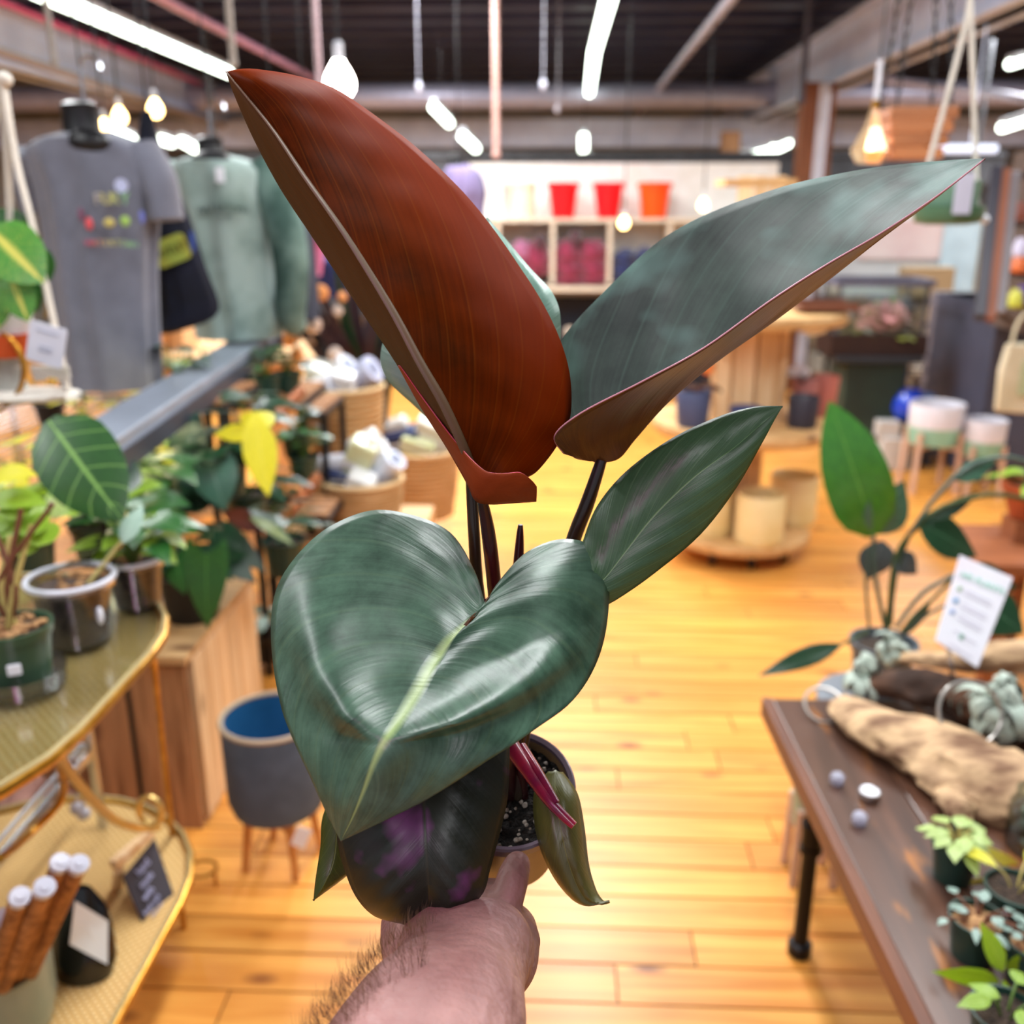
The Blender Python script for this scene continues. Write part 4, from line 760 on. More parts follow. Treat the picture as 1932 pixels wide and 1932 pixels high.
# ================================================================ BASKETS
bask = mat('seagrass', 'c9a272', .85, c2='ad8350', scale=9, stretch=(1, 1, 14), bump=.7, bscale=16)
def basket(px0, px1, ytop, ybot, Y, label, items):
    a, b_ = W(px0, ytop, Y), W(px1, ytop, Y); r = (b_.x - a.x) / 2; zb = max(W(px0, ybot, Y - r * .5).z, 0); c = Vector(((a.x + b_.x) / 2, Y, zb)); h = a.z - zb
    t = T('woven_basket', label, 'basket', c, 'woven baskets of wrapped goods'); N = 14; prof = [(r * .5, 0), (r * .80, 0)]
    for k in range(N + 1):
        u = k / N; rr = r * (.82 + .18 * math.sin(u * 1.5)); prof += [(rr + .004, h * u), (rr - .002, h * (u + .35 / N))]
    prof += [(r * .96, h * 1.01), (r * .93, h * .97), (r * .9, h * .8), (.001, h * .8)]
    part(t, 'basket_body', MB().lathe(prof, c, 36), bask)
    part(t, 'rim', MB().tube([c + Vector((math.cos(q) * r * 1.0, math.sin(q) * r * 1.0, h)) for q in [2 * PI * k / 36 for k in range(37)]], .010, 7, cap=False), mat('rim_grass', 'd8b98a', .8))
    for i, (dx, dy, dz, sx, sy, sz, rot, cc_, lb) in enumerate(items):
        p = c + Vector((dx * r, dy * r, h + dz)); MM = Matrix.Rotation(rot, 3, 'Y') @ Matrix.Rotation(.3, 3, 'X')
        if lb.find('roll') >= 0:
            o_ = T('wrapped_roll', lb, 'roll', p, 'wrapped goods in the baskets'); part(o_, 'roll', MB().tube([p - MM @ Vector((0, 0, sz)), p + MM @ Vector((0, 0, sz))], sx, 14), mat('wrap' + cc_, cc_, .35, coat=.4)); part(o_, 'core', MB().tube([p + MM @ Vector((0, 0, sz)), p + MM @ Vector((0, 0, sz + .004))], sx * .5, 10), mat('core', '8a90a8', .6))
        else:
            o_ = T('wrapped_pack', lb, 'package', p, 'wrapped goods in the baskets'); part(o_, 'pack', MB().box(p, (sx * 2, sy * 2, sz * 2), MM), mat('wrap' + cc_, cc_, .35, coat=.4), bev=.012); part(o_, 'band', MB().box(p, (sx * 2.06, sy * 2.06, sz * .3), MM), mat('band', 'f4f5fa', .4), bev=.003)
basket(572, 722, 728, 880, 3.75, 'upper woven basket left of the red leaf stalk', [(-.5, 0, .02, .07, .04, .06, .3, 'e3e4d4', 'cream pack at left of upper basket'), (-.1, .1, .05, .05, .05, .06, .8, 'd9dae2', 'grey-white roll standing in upper basket'), (.55, 0, .05, .055, .05, .05, 1.0, 'c3c8e4', 'lilac roll at right of upper basket'), (.1, -.4, .02, .05, .04, .05, .2, 'e8e8ec', 'white pack at front of upper basket'), (-.3, -.5, .01, .05, .04, .04, 1.2, 'dfe2ee', 'pale roll at front of upper basket'), (-.5, .4, .06, .06, .03, .03, .2, '7c7c74', 'grey pack at the back of upper basket')])
basket(716, 866, 845, 978, 4.3, 'rear right woven basket on the wooden floor', [(-.5, 0, .04, .10, .05, .05, -.2, '1f3260', 'navy pack in rear right basket'), (-.6, .1, .10, .06, .04, .03, -.4, 'c9c9c4', 'pale grey pack on top of navy one'), (.0, -.2, .02, .08, .04, .04, .3, 'd6dba8', 'pale yellow pack in rear right basket'), (.35, .1, .06, .09, .05, .07, .4, 'dddccc', 'large cream pack in rear right basket')])
basket(604, 758, 902, 1010, 3.3, 'front lower woven basket beside the big heart leaf', [(-.05, 0, .06, .05, .04, .10, .45, 'd6dcae', 'pale yellow slab leaning in front basket'), (-.65, .1, .05, .035, .04, .06, 1.4, 'e6e8f2', 'white roll at left of front basket'), (-.6, -.1, .01, .05, .03, .03, .1, '22325e', 'navy pack at left of front basket'), (.25, .2, .08, .06, .05, .08, -.5, 'eeeee6', 'white pack leaning in front basket'), (.6, 0, .03, .045, .05, .07, .7, 'dfe6f6', 'bluish white roll at right of front basket'), (.1, -.45, .0, .05, .04, .04, .3, 'f0f0ee', 'white pack at front of front basket')])
single('basket_plinth', 'low pine plinth carrying the front basket', 'plinth', MB().box((W(680, 990, 3.35).x, 3.35, W(680, 1010, 3.2).z / 2 - .002), (.5, .45, W(680, 1010, 3.2).z)).box((W(680, 990, 3.35).x, 3.35, .02), (.54, .49, .04)), wpinex, smooth=False, bev=.004)
zz2 = W(640, 880, 3.65).z
single('basket_plinth', 'tall pine plinth carrying the upper basket', 'plinth', MB().box((W(648, 800, 3.75).x, 3.78, zz2 / 2 - .006), (.34, .26, zz2 - .01)).box((W(648, 800, 3.75).x, 3.78, .02), (.38, .28, .04)), wpinex, smooth=False, bev=.004)
# ================================================================ BLUE-GREY POT on stand
bpY = 1.98; a, b_ = W(418, 1350, bpY), W(606, 1350, bpY); r = (b_.x - a.x) / 2; cx_ = (a.x + b_.x) / 2; ztp = G(510, 1352, 0).z; ztp = W(510, 1352, bpY).z; zbt = W(510, 1518, bpY).z
bp_ = T('round_planter', 'matte slate-grey planter with blue inside and tan rim on wood stand', 'planter', (cx_, bpY, zbt))
c = Vector((cx_, bpY, zbt)); h = ztp - zbt
part(bp_, 'planter_body', MB().lathe([(r * .6, 0), (r * .9, .008), (r * .985, .04), (r, h), (r * .96, h)], c, 48, topcap=False), mat('slate_glaze', '4e6076', .75, c2='45566a', scale=20))
part(bp_, 'inner_wall', MB().lathe([(.001, h * .16), (r * .9, h * .18), (r * .94, h), (r * .955, h)], c, 48, topcap=False), mat('blue_glaze', '2a6494', .35, c2='1f5580', scale=10))
part(bp_, 'rim', MB().tube([c + Vector((math.cos(q) * r * .975, math.sin(q) * r * .975, h)) for q in [2 * PI * k / 48 for k in range(49)]], .0065, 8, cap=False), mat('tan_rim', 'b09c84', .6))
sdm = woodmat('stand_wood', 'd2904a', 'b87434', 2, rnd=.04, knots=False)
sd_ = T('planter_stand', 'light wooden four-legged stand under the slate-grey planter', 'stand', (cx_, bpY, 0))
for q in (.5, 2.1, 3.7, 5.3): part(sd_, 'leg', MB().tube([(cx_ + math.cos(q) * r * .62, bpY + math.sin(q) * r * .62, zbt + .0), (cx_ + math.cos(q) * r * .80, bpY + math.sin(q) * r * .80, 0)], [.012, .009], 8), sdm)
part(sd_, 'cross_bar', MB().bar((cx_ - r * .6, bpY - .04, zbt - .014), (cx_ + r * .6, bpY + .04, zbt - .014), .02, .02).bar((cx_ + .04, bpY - r * .6, zbt - .014), (cx_ - .04, bpY + r * .6, zbt - .014), .02, .02), sdm, smooth=False)
part(sd_, 'price_label', MB().box(W(568, 1580, bpY - r * .75), (.035, .002, .055), Matrix.Rotation(.4, 3, 'Y')), paper, smooth=False)
gvr = T('gold_ring_stand', 'small thin gold ring stand on the floor beside cane table', 'stand', G(390, 1680)); gc = G(385, 1672)
part(gvr, 'ring', MB().tube([gc + Vector((math.cos(q) * .035, math.sin(q) * .03, .05)) for q in [2 * PI * k / 24 for k in range(25)]], .004, 6, cap=False), gold); [part(gvr, 'leg', MB().tube([gc + Vector((q_, 0, .05)), gc + Vector((q_, 0, 0))], .004, 6), gold) for q_ in (-.03, .03)]
# ================================================================ CABLE SPOOL DISPLAY
spool = woodmat('spool_wood', 'd9b27c', 'b9894f', 0, rough=.6, rnd=.06)
Ys = 4.3
def discprof(r, z, th): return [(r * .98, z), (r, z + th * .2), (r, z + th * .8), (r * .98, z + th)]
def spoolx(px): return W(px, 800, Ys).x
xc = spoolx(1405); z1 = .115; z2 = W(1405, 838, Ys - .3).z; z3 = W(1440, 615, Ys - .2).z
sp = T('spool_display', 'tiered round pine cable spool display on the wooden floor, right of big leaves', 'display stand', (xc, Ys, 0))
for (rr_, z, th) in ((.33, z1 - .035, .045), (.42, z2, .055), (.40, z3, .05)):
    part(sp, 'round_shelf', MB().lathe(discprof(rr_, z, th), (xc, Ys, 0), 40), spool)
    for i in range(-3, 4):
        pass
for (za, zb2, rr_) in ((z1 + .01, z2, .075), (z2 + .055, z3, .15)):
    n = 10 if rr_ > .1 else 6
    for i in range(n):
        a = 2 * PI * i / n; cx2 = xc + math.cos(a) * rr_; cy2 = Ys + math.sin(a) * rr_; wdt = 2 * rr_ * math.sin(PI / n) * .94
        part(sp, 'core_stave', MB().box((cx2, cy2, (za + zb2) / 2), (.02, wdt, zb2 - za), Matrix.Rotation(a, 3, 'Z')), wpine, smooth=False)
for a in (-2.2, -1.45, -.6, .9, 2.2):
    q = Vector((xc + math.cos(a) * .24, Ys + math.sin(a) * .24, 0)); part(sp, 'caster', MB().tube([q + Vector((-.012, 0, .035)), q + Vector((.012, 0, .035))], .034, 14).box(q + Vector((0, 0, .068)), (.03, .03, .022)), blackpl)
part(sp, 'black_rod', MB().tube([(xc - .05, Ys - .1, z1), (xc - .05, Ys - .1, z2)], .008, 6), black)
def cyl(px, Yp, z, wpx, hpx, m_, label, name='ceramic_pot', grp=None, foot=True, tap=1.0):
    a, b_ = W(px - wpx / 2, 900, Yp), W(px + wpx / 2, 900, Yp); r_ = (b_.x - a.x) / 2 * 1.02; h_ = hpx * Yp / FPX; c_ = Vector(((a.x + b_.x) / 2, Yp, z))
    t = T(name, label, 'pot', c_, grp); part(t, 'body', MB().lathe([(r_ * .5 * tap, 0), (r_ * .94 * tap, .0), (r_ * tap, h_ * .06), (r_ * (tap + (1 - tap) * .15), h_ * .13), (r_ * .985, h_ * .98), (r_ * .96, h_), (r_ * .92, h_ * .98), (r_ * .88 * tap, h_ * .2), (.001, h_ * .18)], c_, 32), m_)
    if foot: part(t, 'saucer_rim', MB().tube([c_ + Vector((math.cos(q) * r_ * 1.0, math.sin(q) * r_ * 1.0, h_ * .16)) for q in [2 * PI * k / 32 for k in range(33)]], .004, 6, cap=False), m_)
    return t
cyl(1440, 4.08, z1 + .01, 92, 100, cream, 'front cream cylinder pot on bottom tier of spool', grp='cream pots on the spool'); cyl(1340, 4.2, z1 + .01, 90, 105, cream, 'left cream cylinder pot partly behind the pointed green leaf', grp='cream pots on the spool'); cyl(1500, 4.38, z1 + .01, 88, 95, cream, 'rear right cream cylinder pot on bottom spool tier', grp='cream pots on the spool')
z2t = z2 + .055
for (px, Y, wp, hp2, c, l, tap) in ((1300, 4.1, 68, 70, '4b5578', 'slate blue pot at left end of middle spool tier', .8), (1398, 4.02, 62, 45, '46507a', 'blue pot on middle spool tier behind the pointed leaf tip', .85), (1503, 4.1, 58, 60, '34323e', 'dark grey pot on middle spool tier', .9), (1540, 4.35, 50, 75, 'b5695c', 'pink clay pot at right on middle spool tier', .75), (1505, 4.3, 50, 75, 'b0706a', 'dusty pink pot behind the dark grey one', .8)):
    cyl(px, Y, z2t, wp, hp2, mat('gl' + c, c, .45), l, grp='small pots on the middle tier', foot=False, tap=tap)
p = Vector((spoolx(1300), 4.1, z2t + .14)); t = T('dark_flower', 'dark plant with an orange bloom in the slate blue pot', 'plant', p); foliage(t, p, 8, .06, .12, 'round', lg7, .07, .05, stemb, 71); part(t, 'bloom', MB().ell(p + Vector((.03, -.05, .12)), .03, 8, 6, nz=.4), mat('bloom_o', 'e88a4a', .7))
p = Vector((spoolx(1498), 4.3, z2t + .16)); t = T('white_flower', 'small pale flowering plant in the dusty pink pot', 'plant', p); foliage(t, p, 7, .05, .1, 'oval', lg7, .05, .04, stemb, 72); [part(t, 'bloom', MB().ell(p + Vector((-.04 + .03 * i, -.03, .05 + .01 * (i % 2))), .022, 8, 6, nz=.4), mat('bloom_w', 'dfe0ea', .7)) for i in range(3)]
z3t = z3 + .05
single('brown_tray', 'dark wooden tray on the top tier of spool display', 'tray', MB().box((spoolx(1520), 4.2, z3t + .02), (.24, .2, .012)).box((spoolx(1520), 4.1, z3t + .03), (.24, .012, .03)).box((spoolx(1520), 4.3, z3t + .03), (.24, .012, .03)), woodmat('dark_tray', '7a4a34', '5a3222', 0), smooth=False)
single('white_saucer', 'oval white dish hanging at right edge under the spool top', 'dish', MB().lathe([(.02, 0), (.05, .012), (.06, .028), (.055, .028), (.001, .012)], W(1533, 632, 4.05), 20), white)
Yq = 5.0
qb = W(1430, 400, Yq); t = T('stacked_crates', 'small stacked pine crates behind the upper leaf edge', 'crate', (qb.x, Yq, z3))
part(t, 'crate_top', MB().box((W(1425, 338, Yq).x, Yq, W(1425, 345, Yq).z), (.34, .3, .03)), spool, smooth=False)
for i in range(3): part(t, 'crate_slat', MB().box((W(1395 + i * 30, 380, Yq).x, Yq - .14, (W(1, 400, Yq).z + W(1, 350, Yq).z) / 2), (.07, .014, .2)), wpine, smooth=False)
part(t, 'crate_base', MB().box((W(1425, 420, Yq).x, Yq, (W(1425, 420, Yq).z + z3) / 2), (.28, .26, W(1425, 420, Yq).z - z3)), woodmat('orange_wood', 'b5703a', '8f5228', 2), smooth=False)
part(t, 'foot', MB().box((W(1425, 420, Yq).x, Yq, z3 / 2 + .0), (.2, .2, z3)), woodmat('orange_wood', 'b5703a', '8f5228', 2), smooth=False)
# ================================================================ TERRARIUM on pedestal
Yt = 6.1; tx = W(1628, 760, Yt).x
pd = T('green_pedestal', 'dark green square pedestal carrying the terrarium', 'pedestal', (tx, Yt, 0)); zp = W(1628, 676, Yt - .15).z
part(pd, 'column', MB().box((tx, Yt, zp / 2 - .01), (.36, .36, zp - .02)), mat('dark_green', '1f2d26', .6, c2='24362d'), smooth=False, bev=.006); part(pd, 'top_plate', MB().box((tx, Yt, zp), (.52, .46, .035)), mat('dark_plate', '2c3036', .5), smooth=False, bev=.003)
tr = T('terrarium', 'glass terrarium with pink plant in a dark tray', 'terrarium', (tx, Yt, zp + .018)); zt0 = zp + .018
wq, dq, hq = .56, .36, .13
part(tr, 'dark_tray', MB().box((tx, Yt - dq / 2, zt0 + hq / 2), (wq, .02, hq)).box((tx, Yt + dq / 2, zt0 + hq / 2), (wq, .02, hq)).box((tx - wq / 2, Yt, zt0 + hq / 2), (.02, dq, hq)).box((tx + wq / 2, Yt, zt0 + hq / 2), (.02, dq, hq)).box((tx, Yt, zt0 + .01), (wq, dq, .02)), mat('tray_brown', '2e1a16', .5), smooth=False, kind=None)
part(tr, 'soil', MB().box((tx, Yt, zt0 + hq * .45), (wq - .03, dq - .03, hq * .8)), soil, smooth=False)
zg = W(1640, 530, Yt).z
for sx_ in (-1, 1): part(tr, 'glass_pane', MB().box((tx + sx_ * wq * .46, Yt, (zt0 + hq + zg) / 2), (.006, dq * .9, zg - zt0 - hq)), gls, smooth=False)
for sy_ in (-1, 1):
    part(tr, 'glass_pane', MB().box((tx, Yt + sy_ * dq * .45, (zt0 + hq + zg) / 2), (wq * .92, .006, zg - zt0 - hq)), gls, smooth=False)
    for sx_ in (-1, 1): part(tr, 'corner_bar', MB().box((tx + sx_ * wq * .46, Yt + sy_ * dq * .45, (zt0 + hq + zg) / 2), (.018, .018, zg - zt0 - hq)), mat('frame_grey', '5c5f66', .4, .4), smooth=False)
part(tr, 'lid', MB().box((tx, Yt - dq / 2, zg), (wq + .02, .03, .04)).box((tx, Yt + dq / 2, zg), (wq + .02, .03, .04)).box((tx - wq / 2, Yt, zg), (.03, dq - .03, .04)).box((tx + wq / 2, Yt, zg), (.03, dq - .03, .04)), mat('lid_grey', '66677a', .4, .2), smooth=False, bev=.004)
zs = zt0 + hq
pk = leafmat('leaf_pink', 'e8a3a0', 'c98488', 'f4d0c0', rough=.5); gp_ = leafmat('leaf_mossy', '8a8c3a', '5c6228', 'b4b460')
foliage(tr, (tx + .06, Yt, zs - .03), 24, .20, .22, 'round', pk, .10, .09, stemg, 81, inner=.1); foliage(tr, (tx + .08, Yt, zs), 6, .28, .08, 'oval', lg3, .08, .05, stemg, 82)
for i in range(18):
    a_ = R.uniform(-1.3, 1.3); b0 = Vector((tx + .07, Yt - .06 - .004 * i, zs + .02)); putleaf(tr, 'round', pk if i % 4 else gp_, b0 + Vector((math.sin(a_) * .03, 0, 0)), b0 + Vector((math.sin(a_) * R.uniform(.08, .17), -.02, .05 + .13 * math.cos(a_))), .075, -CF + Vector((R.uniform(-.5, .5), 0, .3)))
foliage(tr, (tx - .14, Yt - .04, zs - .05), 14, .08, .2, 'round', gp_, .07, .05, stemg, 83); foliage(tr, (tx + .1, Yt - .08, zs - .05), 14, .06, .24, 'round', gp_, .07, .05, stemg, 84)
# ================================================================ BACK RIGHT
Yw = 8.8
t = T('white_display_wall', 'white display wall with a faint pink picture at back right', 'display wall', (W(1650, 480, Yw).x, Yw, 0))
x0, x1 = W(1455, 480, Yw).x, W(1845, 480, Yw).x; zt_, zb2 = W(1650, 395, Yw).z, W(1650, 620, Yw).z
part(t, 'panel', MB().box(((x0 + x1) / 2, Yw, zt_ / 2), (x1 - x0, .05, zt_)), mat('soft_white', 'e2e6ea', .6, c2='d4dade', scale=3), smooth=False)
part(t, 'side_frame', MB().box((x1 + .03, Yw - .03, zt_ / 2), (.07, .06, zt_)), woodmat('light_frame', 'c9b38c', 'b09a70', 2), smooth=False)
part(t, 'pink_print', MB().box((W(1700, 450, Yw - .06).x, Yw - .06, W(1700, 452, Yw - .06).z), (.72, .02, .34)), mat('pink_print', 'd9bfc0', .7, c2='e6d6d4', scale=3), smooth=False, bev=.05)
part(t, 'blue_print', MB().box((W(1805, 500, Yw - .06).x, Yw - .06, W(1805, 490, Yw - .06).z), (.32, .02, .7)), mat('blue_print', 'c3dbe8', .6), smooth=False)
t = T('dark_shelf', 'dark shelf cabinet line below the white display wall', 'shelf', (W(1700, 600, 8.2).x, 8.2, 0)); Yk = 8.2
zk = W(1700, 565, Yk).z
part(t, 'top', MB().box((W(1730, 560, Yk).x, Yk, zk), (1.6, .4, .05)), mat('dgrey', '4a4a52', .5), smooth=False, bev=.003)
for i, xx in enumerate((1560, 1640, 1720, 1800, 1880)): part(t, 'upright', MB().box((W(xx, 560, Yk).x, Yk, zk / 2), (.04, .36, zk)), mat('tanpanel', '9a8a70', .7), smooth=False)
for zf in (.28, .55, .8): part(t, 'shelf_board', MB().box((W(1720, 560, Yk).x, Yk, zk * zf), (1.5, .36, .025)), mat('tanpanel', '9a8a70', .7), smooth=False)
part(t, 'back', MB().box((W(1720, 560, Yk).x, Yk + .18, zk / 2), (1.5, .02, zk)), mat('tanback', 'b5a888', .7, c2='6c6860', scale=6), smooth=False)
for i, (x, y, wq_, hq_, c, l) in enumerate(((1745, 538, 85, 52, 'b09a78', 'large cardboard box on the dark shelf at back right'), (1650, 590, 60, 30, '8a8478', 'grey box on the top of shelf behind terrarium'), (1760, 600, 70, 26, 'b9a684', 'tan box on the upper shelf right of terrarium'), (1755, 640, 74, 30, 'a89878', 'tan box on the second shelf right of terrarium'), (1810, 575, 40, 20, 'dfe0da', 'white flat box at right on the dark shelf'), (1815, 705, 40, 18, '1a1c26', 'black bin right of green pedestal, upper'), (1812, 735, 40, 18, '20222c', 'black bin right of green pedestal, lower'), (1545, 720, 40, 30, '8a8a84', 'grey box left of green pedestal'), (1740, 700, 60, 26, 'c9cac4', 'pale crumpled box low on the shelf right of pedestal'))):
    Yb = 8.12; p = W(x, y, Yb); w_, h_ = wq_ * Yb / FPX, hq_ * Yb / FPX; p.z = min([zk + .025] + [zk * q_ + .013 for q_ in (.28, .55, .8)], key=lambda q_: abs(q_ - p.z + h_ / 2)) + h_ / 2 + .001
    single('box', l, 'box', MB().box(p, (w_, .2, h_)).box(p + Vector((0, -.0, h_ * .5)), (w_ * 1.02, .21, .012)), mat('bx' + c, c, .7, scale=20), group='boxes on the back shelves', smooth=False, bev=.004)
for (x, y, c, l) in ((1825, 605, '9fb4dc', 'round blue-white tin at right on back shelves'), (1795, 640, '8fb0ec', 'round blue tin with red below it on back shelves')):
    p = W(x, y, 8.05); p.z = min([zk * q_ + .013 for q_ in (.55, .8)], key=lambda q_: abs(q_ + .11 - p.z)) + .111; single('tin', l, 'tin', MB().lathe([(.02, -.05), (.045, -.04), (.055, 0), (.045, .04), (.02, .05)], p, 16, M=Matrix.Rotation(PI / 2, 3, 'X')).tube([p - Vector((0, 0, .05)), p - Vector((0, 0, .11))], .03, 10), mat('tin' + c, c, .3))
for (x, y) in ((1560, 690), (1555, 755)):
    p = W(x + 25, y, 8.1); p.z = zk * (.8 if y < 700 else .55) + .074; single('white_jar', 'upper white jar left of green pedestal' if y < 700 else 'lower white jar left of green pedestal', 'jar', MB().lathe([(.04, -.06), (.055, -.05), (.055, .03), (.04, .045), (.04, .06)], p, 14), mat('ltjar', 'c4c6d2', .4))
# chrome wire display right of pedestal
t = T('wire_display', 'chrome wire display rack between pedestal and grey cabinet', 'rack', (W(1770, 850, 6.6).x, 6.6, 0)); a, b_ = W(1690, 700, 6.6), W(1850, 700, 6.6)
for z in (.15, .42, .62, W(1770, 690, 6.6).z): part(t, 'wire_shelf', MB().bar((a.x, 6.4, z), (b_.x, 6.4, z), .012, .012).bar((a.x, 6.8, z), (b_.x, 6.8, z), .012, .012).bar((a.x, 6.6, z), (b_.x, 6.6, z), .012, .008), chrome, smooth=False)
for x in (a.x, b_.x):
    for y in (6.4, 6.8): part(t, 'post', MB().tube([(x, y, 0), (x, y, W(1770, 660, 6.6).z)], .012, 8), chrome)
# blue glossy pot
p = W(1712, 766, 5.95); t = T('blue_globe_pot', 'glossy cobalt blue round pot right of pedestal', 'pot', p - Vector((0, 0, .1)))
part(t, 'globe', MB().lathe([(.03, -.1), (.08, -.07), (.11, -.01), (.10, .05), (.075, .085), (.08, .10), (.07, .10), (.065, .085), (.001, .05)], p, 28), mat('cobalt', '0a48d8', .12, c2='083cc0', coat=.6))
t2 = single('blue_dish', 'lighter blue glass dish beside the cobalt pot', 'dish', MB().lathe([(.02, -.04), (.05, -.02), (.075, .04), (.07, .04), (.001, -.01)], W(1742, 755, 6.1), 20), mat('ltblue', '6f9ce8', .2))
single('glass_table', 'low stand under the cobalt pot', 'table', MB().box((W(1725, 800, 6).x, 6.0, p.z - .115), (.36, .3, .02)).box((W(1700, 800, 6).x, 6.0, (p.z - .12) / 2), (.03, .2, p.z - .12)).box((W(1750, 800, 6).x, 6.0, (p.z - .12) / 2), (.03, .2, p.z - .12)), mat('dgrey', '4a4a52', .5), smooth=False)
mint = mat('mint_glaze', '8fc4b0', .4, c2='86b9a6', scale=3); palew = woodmat('pale_legs', 'd9b9a4', 'c6a08a', 2, knots=False)
def standpot(px, py0, py1, wpx, Y, label, gl_, split=.5, foot=None):
    a, b_ = W(px - wpx / 2, py1, Y), W(px + wpx / 2, py1, Y); r_ = (b_.x - a.x) / 2; cx_ = (a.x + b_.x) / 2; zb_ = W(px, py1, Y - r_).z; zt_ = W(px, py0, Y - r_ * .5).z; h_ = zt_ - zb_
    c_ = Vector((cx_, Y, zb_)); t = T('planter_on_legs', label, 'planter', (cx_, Y, 0), 'white and mint planters on legs')
    part(t, 'mint_base', MB().lathe([(r_ * .4, 0), (r_ * .86, .004), (r_ * .97, h_ * split)], c_, 36), gl_, label='mint green lower glaze')
    part(t, 'white_top', MB().lathe([(r_ * .97, h_ * split), (r_, h_ * .97), (r_ * .98, h_), (r_ * .93, h_ * .98), (r_ * .88, h_ * .3), (.001, h_ * .28)], c_, 36), mat('white_glaze', 'e4e2ec', .35, coat=.3), label='white upper glaze')
    for q in (-2.4, -.75, .8, 2.4):
        part(t, 'leg', MB().tube([(cx_ + math.cos(q) * r_ * 1.02, Y + math.sin(q) * r_ * 1.02, zb_ + h_ * .35), (cx_ + math.cos(q) * r_ * 1.12, Y + math.sin(q) * r_ * 1.12, 0)], .016 if r_ > .1 else .011, 8), palew)
    part(t, 'cross_bar', MB().bar((cx_ - r_ * .8, Y - r_ * .7, zb_ - .012), (cx_ + r_ * .8, Y + r_ * .7, zb_ - .012), .024, .02).bar((cx_ - r_ * .8, Y + r_ * .7, zb_ - .012), (cx_ + r_ * .8, Y - r_ * .7, zb_ - .012), .024, .02), palew, smooth=False)
standpot(1758, 765, 848, 100, 5.4, 'larger white and mint planter on pale legs beside the grey cabinet', mint, .45)
standpot(1850, 795, 870, 76, 5.3, 'smaller white and mint planter on pale legs by the grey cabinet', mint, .45)
single('white_box', 'white box on the floor between pedestal and mint planters', 'box', MB().box((W(1678, 860, 5.9).x, 5.9, .10), (.17, .2, .2)).box((W(1668, 830, 5.9).x, 5.9, .25), (.13, .15, .1)), mat('soft_white2', 'dcdad6', .6), smooth=False, bev=.004)
# grey cabinet and bag
Yc = 5.6; xg0, xg1 = W(1862, 700, Yc).x, W(2060, 700, Yc).x; zc_ = W(1870, 575, Yc).z
t = T('grey_cabinet', 'dark grey painted cabinet at right edge behind cream bag', 'cabinet', ((xg0 + xg1) / 2, Yc + .4, 0))
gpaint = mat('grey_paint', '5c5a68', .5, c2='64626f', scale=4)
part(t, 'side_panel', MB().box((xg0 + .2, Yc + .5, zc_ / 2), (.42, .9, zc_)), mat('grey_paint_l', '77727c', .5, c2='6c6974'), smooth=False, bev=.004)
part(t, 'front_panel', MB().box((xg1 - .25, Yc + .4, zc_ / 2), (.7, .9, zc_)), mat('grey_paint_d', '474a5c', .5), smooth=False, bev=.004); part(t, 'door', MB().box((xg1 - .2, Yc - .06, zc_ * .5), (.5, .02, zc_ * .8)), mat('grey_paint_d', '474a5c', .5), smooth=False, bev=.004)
p = W(1925, 720, 4.6); t = T('cream_bag', 'cream canvas bag with faint print hanging at right edge', 'bag', p)
bo = [W(1905, 650, 4.6), W(1960, 648, 4.6), W(1990, 690, 4.6), W(1995, 785, 4.6), W(1882, 778, 4.6), W(1890, 700, 4.6)]
part(t, 'bag_body', MB().prism(bo, (0, 1, 0), .05), mat('canvas', 'd8cfb4', .9, c2='c9bfa0', bump=.2, bscale=200), bev=.01); part(t, 'green_print', MB().box(W(1950, 715, 4.59), (.12, .008, .16)), mat('print_g', 'b8c49c', .9), smooth=False)
part(t, 'strap', MB().tube(curve([W(1908, 652, 4.6), W(1920, 610, 4.62), W(1945, 590, 4.62), W(1958, 650, 4.6)], 10), .008, 6), MATS['canvas'])
# leaning frames
t = T('leaning_frame', 'tall dark framed mirror leaning at right beside grey cabinet', 'frame', W(1890, 600, 4.9))
fa, fb = W(1880, 320, 5.0), W(1848, 600, 4.7); part(t, 'dark_edge', MB().bar(fa, fb, .05, .08), mat('frame_dark', '2a2634', .4), smooth=False, bev=.003)
fa, fb = W(1898, 322, 4.98), W(1868, 603, 4.68); part(t, 'brown_edge', MB().bar(fa, fb, .04, .06), mat('frame_brown', '8a4f34', .5), smooth=False); fa, fb = W(1914, 325, 5.0), W(1884, 590, 4.7); part(t, 'grey_edge', MB().bar(fa, fb, .05, .03), mat('frame_grey2', '8f8a90', .4), smooth=False)
part(t, 'foot', MB().bar(W(1868, 596, 4.74), W(1885, 585, 5.5), .03, .03), mat('frame_dark', '2a2634', .4), smooth=False)
t = T('corner_shelf', 'dark corner shelving with small goods cut by right edge of photo', 'shelf', (W(1935, 480, 5.2).x, 5.2, 0)); xx = W(2030, 480, 5.2).x
part(t, 'back', MB().box((xx, 5.5, 1.38), (.5, .03, .9)), mat('dkbrown', '5a4a42', .6), smooth=False)
for yy_ in (330, 425, 520, 580): part(t, 'shelf_board', MB().box((xx, 5.3, W(1935, yy_, 5.2).z), (.5, .35, .02)), mat('shelfg', 'b9b6bb', .5), smooth=False)
part(t, 'side', MB().box((xx - .24, 5.3, 1.38), (.02, .36, .9)), mat('dkbrown', '5a4a42', .6), smooth=False)
